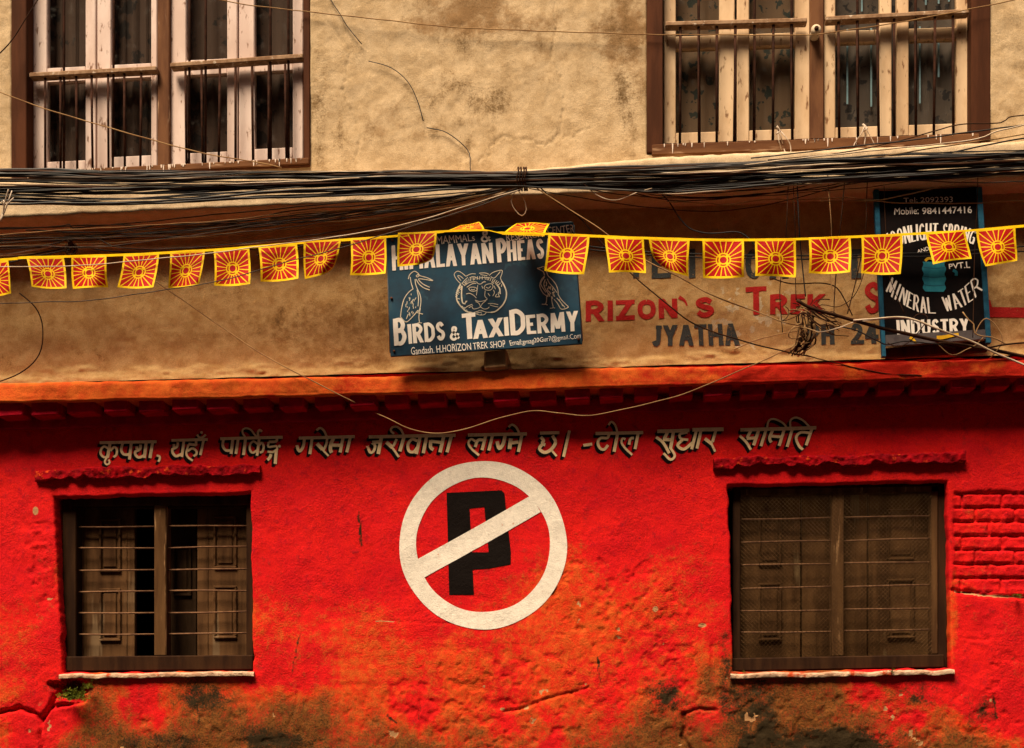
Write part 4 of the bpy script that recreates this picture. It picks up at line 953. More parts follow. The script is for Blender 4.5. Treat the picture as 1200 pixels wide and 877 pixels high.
# ------------------------------------------------------------------ the blue sign board
YS = -.235
def sign_place(yp, eps): 
    def f(px, py, dy=0.0):
        p = U(px, py, yp); return (p[0], yp-eps-dy, p[2])
    return f
sb = MB(); sb.prism([(453, 274), (672, 260), (682.5, 403), (457.5, 418)], YS+.014, YS, .002)
SG = sb.build('sign_board', M['sign_blue']); tag(SG, 'tilted blue sign board with tiger and bird drawings and big white lettering', 'sign')
for p0, p1 in (((456, 276), (670, 262)), ((460, 416), (680, 401.5)), ((454.5, 278), (458.5, 414)), ((671, 264), (681.5, 400))):
    e = MB(); e.tube([U(*p0, YS+.022), U(*p1, YS+.022)], .008, 4); e.build('frame_bar', M['sign_edge'], SG)
qs = lambda x, y: (440+x/4.615, 250+y/4.615)
sp1 = sign_place(YS, .0012); tx = MB()
for s_, p4, w, g in (('HIMALAYAN', [(92, 312), (640, 268), (632, 163), (87, 176)], 4.3, .10), ('P', [(660, 268), (716, 262), (708, 135), (650, 141)], 5.0, .1), ('HEASANT', [(715, 262), (1075, 230), (1070, 128), (708, 152)], 4.1, .12),
                  ('&', [(570, 160), (628, 156), (622, 92), (565, 97)], 2.6, .1), ('B', [(102, 718), (172, 708), (162, 565), (95, 573)], 5.4, .1), ('IRDS', [(180, 708), (380, 684), (372, 588), (172, 602)], 4.3, .12),
                  ('&', [(402, 692), (460, 684), (455, 608), (398, 615)], 3.2, .1), ('T', [(474, 684), (548, 677), (540, 536), (466, 546)], 6, .1), ('AXI', [(530, 682), (725, 662), (718, 562), (528, 582)], 5.2, .08),
                  ('D', [(732, 662), (815, 652), (808, 516), (722, 526)], 5.8, .1), ('ERMY', [(820, 656), (1098, 638), (1096, 528), (812, 554)], 4.5, .10)):
    word_part([(s_, p4, w, g, .0002, None)], M['sign_wht'], SG, sp1, qs, 'lettering')
for s, p4 in (('MAMMALs', [(335, 172), (538, 150), (532, 114), (330, 126)]), ('RESEARCH', [(710, 152), (905, 130), (902, 98), (705, 112)]), ('CENTER', [(930, 112), (1078, 104), (1072, 62), (928, 76)]),
              ('Gandash. H.HORIZON TREK SHOP', [(195, 766), (705, 724), (702, 688), (192, 726)]), ('Email:gmag20Gur7@gmail.Com', [(728, 724), (1112, 684), (1108, 648), (725, 688)])):
    tx = MB(); tq(tx, s, p4, qs, sp1, .0002, .0, 1.0); tx.build('small_lettering', M['sign_wht'], SG)
dr = MB(); cnt = [0]
def draw(conv, lst, w=1.1):
    for pts in lst:
        ribbon(dr, [conv(*p) for p in pts], w, sp1, .0003+.00003*(cnt[0] % 30), 1.2); cnt[0] += 1
qt = lambda x, y: (520+x/12.53, 305+y/12.53)
draw(qt, [[(245, 345), (185, 280), (155, 210), (200, 165), (260, 185), (325, 240)], [(255, 305), (205, 235), (240, 235), (290, 275)], [(665, 230), (730, 180), (850, 150), (855, 200), (835, 260), (850, 310)], [(690, 245), (740, 265), (790, 220), (830, 170)],
          [(325, 240), (400, 205), (470, 205)], [(520, 195), (600, 190), (665, 210)], [(380, 260), (440, 245), (510, 275)], [(530, 265), (610, 255), (680, 265)], [(540, 215), (600, 225), (640, 230)],
          [(270, 345), (310, 295), (355, 255)], [(300, 380), (380, 330), (470, 320)], [(340, 400), (420, 350), (480, 345)], [(480, 320), (510, 350), (550, 350), (600, 310)],
          [(365, 420), (400, 400), (470, 405), (490, 440), (440, 460), (390, 450), (365, 420)], [(400, 430), (430, 440), (460, 425)], [(590, 410), (620, 365), (700, 350), (725, 390), (690, 440), (620, 440), (590, 410)], [(620, 400), (660, 415), (690, 385)],
          [(330, 500), (380, 490), (440, 520), (480, 560)], [(560, 380), (575, 420)], [(500, 370), (490, 450), (480, 520)], [(610, 450), (605, 530), (640, 570)], [(650, 490), (680, 530)],
          [(460, 590), (520, 610), (590, 600), (640, 580)], [(470, 610), (520, 640), (540, 690)], [(620, 600), (570, 640), (540, 690)], [(540, 690), (500, 710), (440, 720), (415, 690)], [(540, 690), (590, 720), (640, 715), (670, 690)],
          [(470, 790), (540, 810), (600, 800), (625, 770)], [(450, 770), (500, 755), (540, 740), (620, 765), (700, 770)], [(480, 780), (560, 765)], [(730, 440), (745, 480), (720, 530)], [(740, 380), (760, 430)],
          [(820, 400), (830, 450), (800, 490), (820, 540)], [(780, 500), (760, 540), (820, 540)], [(650, 640), (720, 640), (800, 655)], [(680, 660), (740, 680), (800, 690)], [(420, 650), (350, 680), (300, 720)], [(430, 670), (370, 700)],
          [(330, 600), (310, 640), (345, 600)], [(700, 320), (735, 350)], [(560, 330), (620, 320)]], .75)
draw(qt, [[(250, 350), (215, 420), (190, 500), (195, 590), (235, 660), (290, 720), (340, 760), (420, 775)], [(270, 380), (262, 470), (265, 560), (280, 630), (320, 645)],
          [(850, 310), (890, 380), (920, 470), (915, 560), (880, 640), (830, 700), (760, 755), (690, 770)], [(780, 360), (820, 420), (830, 500)]], 1.5)
for k in range(46):            # fur ticks round the face
    t = R(60+k*5.4) if k < 23 else R(-60+(k-23)*5.2); r0 = .92
    ex, ey = 550+math.sin(t)*375*(-1 if k < 23 else 1)*(1 if k < 23 else 1), 520-math.cos(t)*280
    t2 = random.uniform(-25, 25); draw(qt, [[(ex, ey), (550+(ex-550)*.90+t2, 520+(ey-520)*.90+20)]], .8)
dr.build('tiger_drawing', M['sign_lin'], SG); dr = MB()
qb = lambda x, y: (450+x/8.767, 300+y/8.767)
draw(qb, [[(250, 240), (265, 195), (310, 160), (350, 180), (370, 205), (440, 225), (505, 255)], [(500, 257), (430, 245), (355, 240), (400, 290), (470, 325)], [(470, 352), (410, 330), (360, 290), (330, 240)],
          [(330, 205), (350, 195), (360, 210), (340, 218), (330, 205)], [(270, 220), (280, 280), (300, 345)], [(320, 240), (325, 290), (345, 345), (370, 400), (380, 460), (370, 540), (350, 580)], [(300, 340), (250, 380), (205, 450), (180, 550), (170, 630)],
          [(350, 560), (300, 620), (230, 680), (170, 630)], [(340, 350), (355, 430), (350, 520)], [(375, 540), (360, 620), (365, 690)], [(330, 580), (360, 590), (400, 600)], [(345, 690), (390, 690)], [(250, 600), (230, 650)]], .95)
for k in range(34):
    x = random.uniform(205, 340); y = random.uniform(380, 600)
    if abs(x-(330-(y-380)*.42)) < 60: draw(qb, [[(x, y), (x+random.uniform(-10, 4), y+random.uniform(14, 34))]], .8)
dr.build('bird_drawing', M['sign_lin'], SG); dr = MB()
qr = lambda x, y: (615+x/12.53, 300+y/12.53)
draw(qr, [[(180, 185), (230, 175), (270, 160), (310, 180)], [(190, 190), (240, 215), (275, 240), (290, 290)], [(265, 190), (275, 192)], [(290, 300), (245, 350), (222, 420), (230, 480), (270, 550), (320, 590)], [(315, 210), (340, 290), (400, 350), (455, 420), (485, 500), (490, 570)],
          [(290, 310), (240, 390), (245, 440), (310, 540)], [(320, 590), (320, 660), (300, 710), (250, 712)], [(300, 710), (335, 725)], [(390, 600), (400, 680), (415, 760), (370, 772)], [(415, 760), (445, 770)], [(430, 640), (480, 700), (530, 780), (590, 780), (645, 755)],
          [(490, 570), (540, 650), (640, 750)], [(300, 350), (280, 430), (320, 520), (370, 580)], [(330, 340), (360, 400), (420, 470), (470, 540)], [(500, 640), (560, 740)], [(470, 620), (590, 760)]], .9)
for k in range(34):
    u, v = random.random(), random.random(); x = 300+u*130+v*50-25; y = 370+v*220+u*40
    draw(qr, [[(x, y), (x+random.uniform(-6, 22), y+random.uniform(12, 34))]], 1.0)
dr.build('bird_drawing', M['sign_lin'], SG)
for (x, y) in ((460, 282), (668, 266), (462, 412), (678, 398), (459, 350)):
    bo = MB(); p = U(x, y, YS); bo.tube([(p[0], YS-.001, p[2]), (p[0], YS-.006, p[2])], .006, 8); bo.build('bolt', M['bolt'], SG)
st = MB(); st.prism([(567, 412), (594, 409), (594, 431), (567, 433)], .02, -.19, .008); st.prism([(563, 428), (598, 426), (599, 440), (562, 441)], .03, -.12, .008)
tag(st.build('sign_bracket', M['stone']), 'small plastered stump on the orange cornice under the blue sign board', 'bracket')

# ------------------------------------------------------------------ the black sign board
YB = -.095
bb = MB(); bb.prism([(1029, 224), (1145, 219), (1157, 396), (1037, 405)], YB+.012, YB, .002)
SB = bb.build('sign_board', M['sign_blk']); tag(SB, 'tall black sign board in a blue frame with curved white mineral water lettering', 'sign')
fr = MB()
fr.prism([(1024, 222), (1030, 222), (1038.5, 418), (1034, 418)], YB+.02, YB-.010, .002)
fr.build('frame_post', M['frame_bl'], SB)
fr = MB(); fr.prism([(1144.5, 219), (1151, 219), (1162, 402), (1156, 402)], YB+.02, YB-.010, .002); fr.build('frame_post', M['frame_bl'], SB)
ft = MB(); ft.prism([(1036.5, 393), (1157, 386), (1157.5, 397), (1037, 406)], YB-.001, YB-.004); ft.build('dusty_foot_strip', M['sign_gry'], SB)
fb = MB(); fb.prism([(1038, 408), (1157, 399), (1157.5, 412), (1038, 420)], YB+.05, YB+.03, .003); fb.build('foot_rail', M['wood_dk'], SB)
qa = lambda x, y: (1020+x/7.973, 220+y/7.973); qc = lambda x, y: (1020+x/7.627, 310+y/7.627)
sp2 = sign_place(YB, .0012); tx = MB()
def flush(n='lettering'):
    global tx
    tx.build(n, M['sign_wht'], SB); tx = MB()
tq(tx, 'Tel: 2092393', [(310, 140), (770, 138), (768, 85), (308, 98)], qa, sp2, .0002, -.004, .6)
flush()
tq(tx, 'Mobile:', [(222, 256), (452, 248), (446, 182), (226, 192)], qa, sp2, .0002, .0, .8)
tq(tx, '9841447416', [(482, 250), (950, 240), (945, 174), (480, 190)], qa, sp2, .0002, .01, .6)
flush()
top = pw((110, 470), (160, 432), (300, 370), (420, 345), (560, 333), (640, 335), (750, 342), (850, 362), (960, 398), (1000, 420)); bot = pw((110, 610), (180, 565), (300, 528), (420, 502), (560, 482), (640, 480), (800, 490), (960, 522), (1000, 540))
s = 'MOONLIGHT SPRING'; wds = [1.3, 1, 1, 1.05, .8, .5, 1, 1.05, .95, .6, .85, .85, .95, .5, 1.05, 1.0]; x = 108.0; un = (985-108)/sum(wds)
for ch, wd in zip(s, wds):
    x1 = x+wd*un
    if ch != ' ':
        a0, a1 = x+3, x1-3; sk = (545-(a0+a1)/2)*.05
        stroke_text(tx, ch, [(a0+sk, bot(a0)), (a1+sk, bot(a1)), (a1-sk, top(a1)), (a0-sk, top(a0))], qa, sp2, 2.3, .1, .0002, 1.3)
    x = x1
flush()
tq(tx, 'AND', [(440, 612), (548, 588), (540, 550), (435, 584)], qa, sp2, .0002)
flush()
tq(tx, 'PVT.L', [(735, 762), (932, 752), (925, 688), (730, 716)], qa, sp2, .0002, .01)
flush()
T_ = [(185, 110), (248, 160), (285, 200), (340, 240), (385, 270), (440, 285), (500, 295), (560, 298), (628, 295), (710, 275), (770, 250), (835, 205), (885, 155), (955, 105)]
B_ = [(130, 235), (200, 305), (240, 325), (315, 375), (370, 405), (440, 430), (510, 440), (592, 440), (665, 425), (750, 405), (830, 380), (870, 350), (930, 310), (1012, 220)]
for ch, i in zip('MINERALWATER', [0, 1, 2, 3, 4, 5, 6, 8, 9, 10, 11, 12]):
    g = .08; tl = np.array(T_[i]); tr = np.array(T_[i+1]); bl2 = np.array(B_[i]); br2 = np.array(B_[i+1])
    stroke_text(tx, ch, [bl2+(br2-bl2)*g, br2-(br2-bl2)*g, tr-(tr-tl)*g, tl+(tr-tl)*g], qc, sp2, 2.2, .1, .0002, 1.2)
flush()
stroke_text(tx, 'INDUSTRY', [(240, 640), (882, 612), (876, 486), (230, 500)], qc, sp2, 3.6, .12, .0002, 2.6)
tx.build('lettering', M['sign_wht'], SB)
j = MB(); L_ = []; Rr = []
for i in range(19):
    v = i/18; y = 307+v*35; wv = 1.0*math.sin(v*math.pi*6.2); tap = -1.5*max(0, v-.85)*8
    xl_ = 1081+wv+v*1.2-tap; xr_ = 1107.5-wv+v*.2+tap
    L_.append((xl_, y)); Rr.append((xr_, y+.3))
V = []
for a_, b_ in zip(L_, Rr): V += [sp2(*a_, .0004), sp2(*b_, .0004)]
j.add(V, [(2*i, 2*i+2, 2*i+3, 2*i+1) for i in range(18)]); jr = j.build('jar_picture', M['jar'], SB)
jl = MB()
for y in (313.5, 324, 334): ribbon(jl, [(1082, y), (1094, y+1.4), (1107, y+.4)], .9, sp2, .0007)
jl.build('jar_line', M['jar_l'], jr)
yl = MB(); ribbon(yl, [qc(590, 660), qc(650, 655), qc(720, 640), qc(785, 628)], 5.2, sp2, .006, 2, (.9, .6)); yl.build('yellow_paint_patch', M['yellow_p'], SB); yl = MB(); ribbon(yl, [qc(350, 655), qc(380, 675), qc(408, 702)], 4, sp2, .006, 2, (1, .4)); yl.build('yellow_paint_patch', M['yellow_p'], SB); yl = MB()
ribbon(yl, [(1084, 306), (1088, 303), (1094, 304)], 3, sp2, .0006)
yl.build('yellow_paint_patch', M['yellow_p'], SB)
tl_ = MB(); ribbon(tl_, [qa(770, 775), qa(800, 790), qa(800, 825)], 3.5, sp2, .0006); tl_.build('teal_paint_patch', M['jar'], SB)

# ------------------------------------------------------------------ bunting
YF = -.44
tp = MB(); tape = [(-300, 318), (-10, 305), (30, 302), (140, 299), (250, 293), (350, 285), (450, 278), (520, 271.5), (568, 270), (588, 273), (642, 274.3), (700, 277), (820, 281), (930, 280.5), (1060, 274.8), (1142, 270), (1200, 265), (1500, 240)]
P = spline(tape, 5); V = []
for i, p in enumerate(P):
    t = .9+.35*math.sin(i*.31)+.2*math.sin(i*.83); thin = .35 if 568 < p[0] < 588 else 1
    for yy, dy in ((-1.45, -.002), (1.45, -.002), (1.45, .002), (-1.45, .002)):
        V.append(U(p[0], p[1]+yy*thin*(.75+.25*t), YF+.004+dy))
tp.add(V, [(i*4+j, i*4+(j+1) % 4, i*4+4+(j+1) % 4, i*4+4+j) for i in range(len(P)-1) for j in range(4)], False)
tag(tp.build('bunting_string', M['tape']), 'long yellow tape strung across the wall carrying the sunburst flags', 'bunting')
FL = [((-25, 309), (9.6, 305), (14.5, 344), (-20, 349), 'at the far left end of the string, mostly out of view', 0, 0),
      ((30.7, 301.6), (74.7, 301.6), (79.3, 338), (38.3, 336), 'second from the left, slanting right beside the dark cable knot', 0, 0),
      ((83.6, 300.4), (124.6, 299.7), (126.5, 337), (85, 338.7), 'third from the left, hanging straight just right of the cable knot', 0, 0),
      ((144.9, 298.9), (186.7, 296.6), (181, 336.8), (138.8, 336.8), 'fourth from the left, bright, slanting left above a diagonal wire', 0, 0),
      ((199.3, 295.8), (240.3, 293.5), (235, 334), (198.5, 338), 'fifth from the left, narrowing downwards over the beige wall', 0, 0),
      ((250.3, 292.8), (292, 290.5), (294.4, 333), (252.2, 335), 'sixth from the left, hanging square over the beige wall', 0, 0),
      ((302.8, 289), (348, 286.2), (351, 326.5), (306.6, 330.3), 'seventh from the left, third one left of the blue sign', 0, 0),
      ((355.7, 282.4), (399.8, 280.5), (394, 319), (357.2, 327.3), 'with rounded lower right corner, two places left of the blue sign', .55, 0),
      ((410.9, 279.3), (452.3, 277.8), (452.3, 320.7), (410.9, 322.7), 'touching the left edge of the blue sign', 0, 0),
      ((466.4, 273), (512, 271.2), (510.5, 309), (466, 312.8), 'covering the first big letters on the blue sign, corner curled', .6, 0),
      ((520, 272), (568.5, 270.5), (562, 260), (540, 264), 'flipped up and crumpled over the top edge of the blue sign', 0, 1),
      ((588, 275), (638, 277), (643, 262.5), (604, 262), 'blown flat upwards over the small words on the blue sign', 0, 1),
      ((642.6, 273.8), (691, 275.4), (686, 321.5), (639.3, 317.6), 'hanging over the upper right corner of the blue sign', 0, 0),
      ((708.5, 277.9), (754.4, 279), (756, 320.3), (712.6, 319.7), 'first one hanging clear to the right of the blue sign', 0, 0),
      ((760, 280), (808.2, 280.7), (806.7, 324.4), (768, 314), 'with its lower left corner folded back, in the run between the two signs', 0, .6),
      ((823, 280.7), (871.6, 280.7), (873.2, 325), (825, 326), 'hanging square above the dark address lettering', 0, 0),
      ((884.9, 280.7), (932.7, 280), (931.7, 325.4), (884.2, 323.5), 'crossed by thin hanging wires at its right edge, above the red lettering', 0, 0),
      ((947.6, 278.5), (996.7, 277), (997.6, 319), (949, 320.3), 'second one left of the black sign, above the cable tangle', 0, 0),
      ((1009.3, 276), (1057.5, 274.4), (1056.8, 321.2), (1010.3, 320.3), 'overlapping the left edge of the black sign', 0, 0),
      ((1084.6, 273.3), (1131, 269.5), (1137.3, 303.4), (1092, 310), 'tilted, in front of the middle of the black sign', 0, 0),
      ((1143.6, 269.5), (1190, 265.5), (1191.9, 307.5), (1150.7, 314.5), 'last on the right, over the right edge of the black sign', .2, .3)]
for fi, (tl, tr, br, bl2, txt, crv, crl) in enumerate(FL):
    n = 14; V = []; UVs = []; tl, tr, br, bl2 = [np.array(p) for p in (tl, tr, br, bl2)]; ph = random.uniform(0, 6); am = random.uniform(.010, .026)
    flip = crl == 1
    for jv in range(n+1):
        for iu in range(n+1):
            u, v = iu/n, jv/n          # v=0 at the string
            p = (tl*(1-u)+tr*u)*(1-v)+(bl2*(1-u)+br*u)*v
            p = p+np.array([0, 2.0*math.sin(u*math.pi)*v*(.8*math.sin(ph))])+np.array([1.5*math.sin(v*3+ph)*v, 0])
            y = YF-am*math.sin(u*5+ph+v*2.0)*v-.012*v*v*math.sin(ph*1.7)
            if crv: kk = max(0, u+v-1.45)/.55; p = p+np.array([-7, -9])*crv*kk*kk; y += .05*crv*kk
            if crl and not flip: kk = max(0, (1-u)+v-1.4)/.6; p = p+np.array([9, -7])*crl*kk*kk; y += .05*crl*kk
            if flip: y = YF+.13*v*(1 if fi == 11 else .5)+.012*math.sin(u*9)*v
            V.append(U(p[0], p[1], y)); UVs.append((u, 1-v))
    fs = [(jv*(n+1)+iu, (jv+1)*(n+1)+iu, (jv+1)*(n+1)+iu+1, jv*(n+1)+iu+1) for jv in range(n) for iu in range(n)]
    me = bpy.data.meshes.new('flag'); me.from_pydata(V, [], fs); me.polygons.foreach_set('use_smooth', [True]*len(fs))
    uvl = me.uv_layers.new(name='UVMap'); li = np.empty(len(me.loops), np.int32); me.loops.foreach_get('vertex_index', li)
    uvl.data.foreach_set('uv', np.array(UVs)[li].reshape(-1))
    o = link('flag', me, M['flag']); tag(o, 'sunburst flag '+txt, 'flag', 'sunburst flags on the yellow string')

# ------------------------------------------------------------------ cables
def cable(pts, y, r, mat, label, name='cable', cat='cable', group=None, wob=1.0, n=6):
    """pts in photo pixels (x, y[, depth])"""
    P3 = [(p[0], p[1], (p[2] if len(p) > 2 else y)) for p in pts]; P = spline(P3, 7); ph = random.uniform(0, 9)
    Q = [U(p[0], p[1]+wob*(.5*math.sin(p[0]*.05+ph)+.35*math.sin(p[0]*.13+2*ph)), p[2]) for p in P]
    m = MB(); m.tube(Q, r, n); o = m.build(name, M[mat])
    return tag(o, label, cat, group)
gx = [-300, 0, 150, 300, 480, 610, 780, 1000, 1200, 1500]; gc = [212, 217, 219, 214, 210, 210, 208, 197, 188, 178]; gw = [15, 17, 18, 16.5, 13, 8.5, 15.5, 15.5, 14, 14]
NB = 36; CL = [(-.72, .10), (-.45, .12), (-.05, .10), (.22, .12), (.70, .10), (.9, .08)]
for k in range(NB):
    cl = random.choice([CL[0], CL[1], CL[1], CL[2], CL[3], CL[3], CL[4], CL[5]]); t0 = random.gauss(*cl); ph = random.uniform(0, 6.28); fr_ = random.uniform(.004, .009); yb = -.34+random.uniform(-.035, .035); r = random.choice([.0024, .003, .0034, .004, .0048, .006, .0075])
    gap = -.05 if t0 < 0 else .35
    pts = []
    for x in range(-300, 1501, 60):
        c_ = np.interp(x, gx, gc); w = np.interp(x, gx, gw); t = t0+.20*math.sin(x*fr_+ph)+.07*math.sin(x*.021+ph*2)
        if x < 330: t = t+(.22 if t0 > .1 else -.12)*(1-max(0, x)/330.0)
        pts.append((x, c_+w*t, yb+.012*math.sin(x*.011+ph)))
    mt = random.choices(['cable', 'cable', 'cable', 'cable', 'cable_g', 'cable_w', 'cable_b'], [4, 4, 4, 4, 3.6, 3.0, 1.6])[0]  # pale picks stand for sky highlights on the black cables
    lab = {'cable': 'black cable in the thick bundle running under the upper windows', 'cable_g': 'dusty grey cable in the thick bundle running under the upper windows',
           'cable_w': 'pale line in the thick bundle under the upper windows, highlight put into cable colour', 'cable_b': 'brown cable in the thick bundle running under the upper windows'}[mt]
    cable(pts, 0, r if mt != 'cable_w' else .0032, mt, lab, 'cable', 'cable', 'cables of the thick bundle', wob=.6)
m = MB()
for dx in (-4, -1, 2.5, 5):
    ctr = U(612+dx, 210, -.34); P = [(ctr[0]+.004*math.sin(3*t), ctr[1]+.055*math.cos(t), ctr[2]+.046*math.sin(t)) for t in np.linspace(0, 6.28, 24)]
    m.tube(P, .0035, 5)
tag(m.build('binding_wire', M['cable_b']), 'twisted dark wire binding the black cable bundle above the blue sign', 'wire')

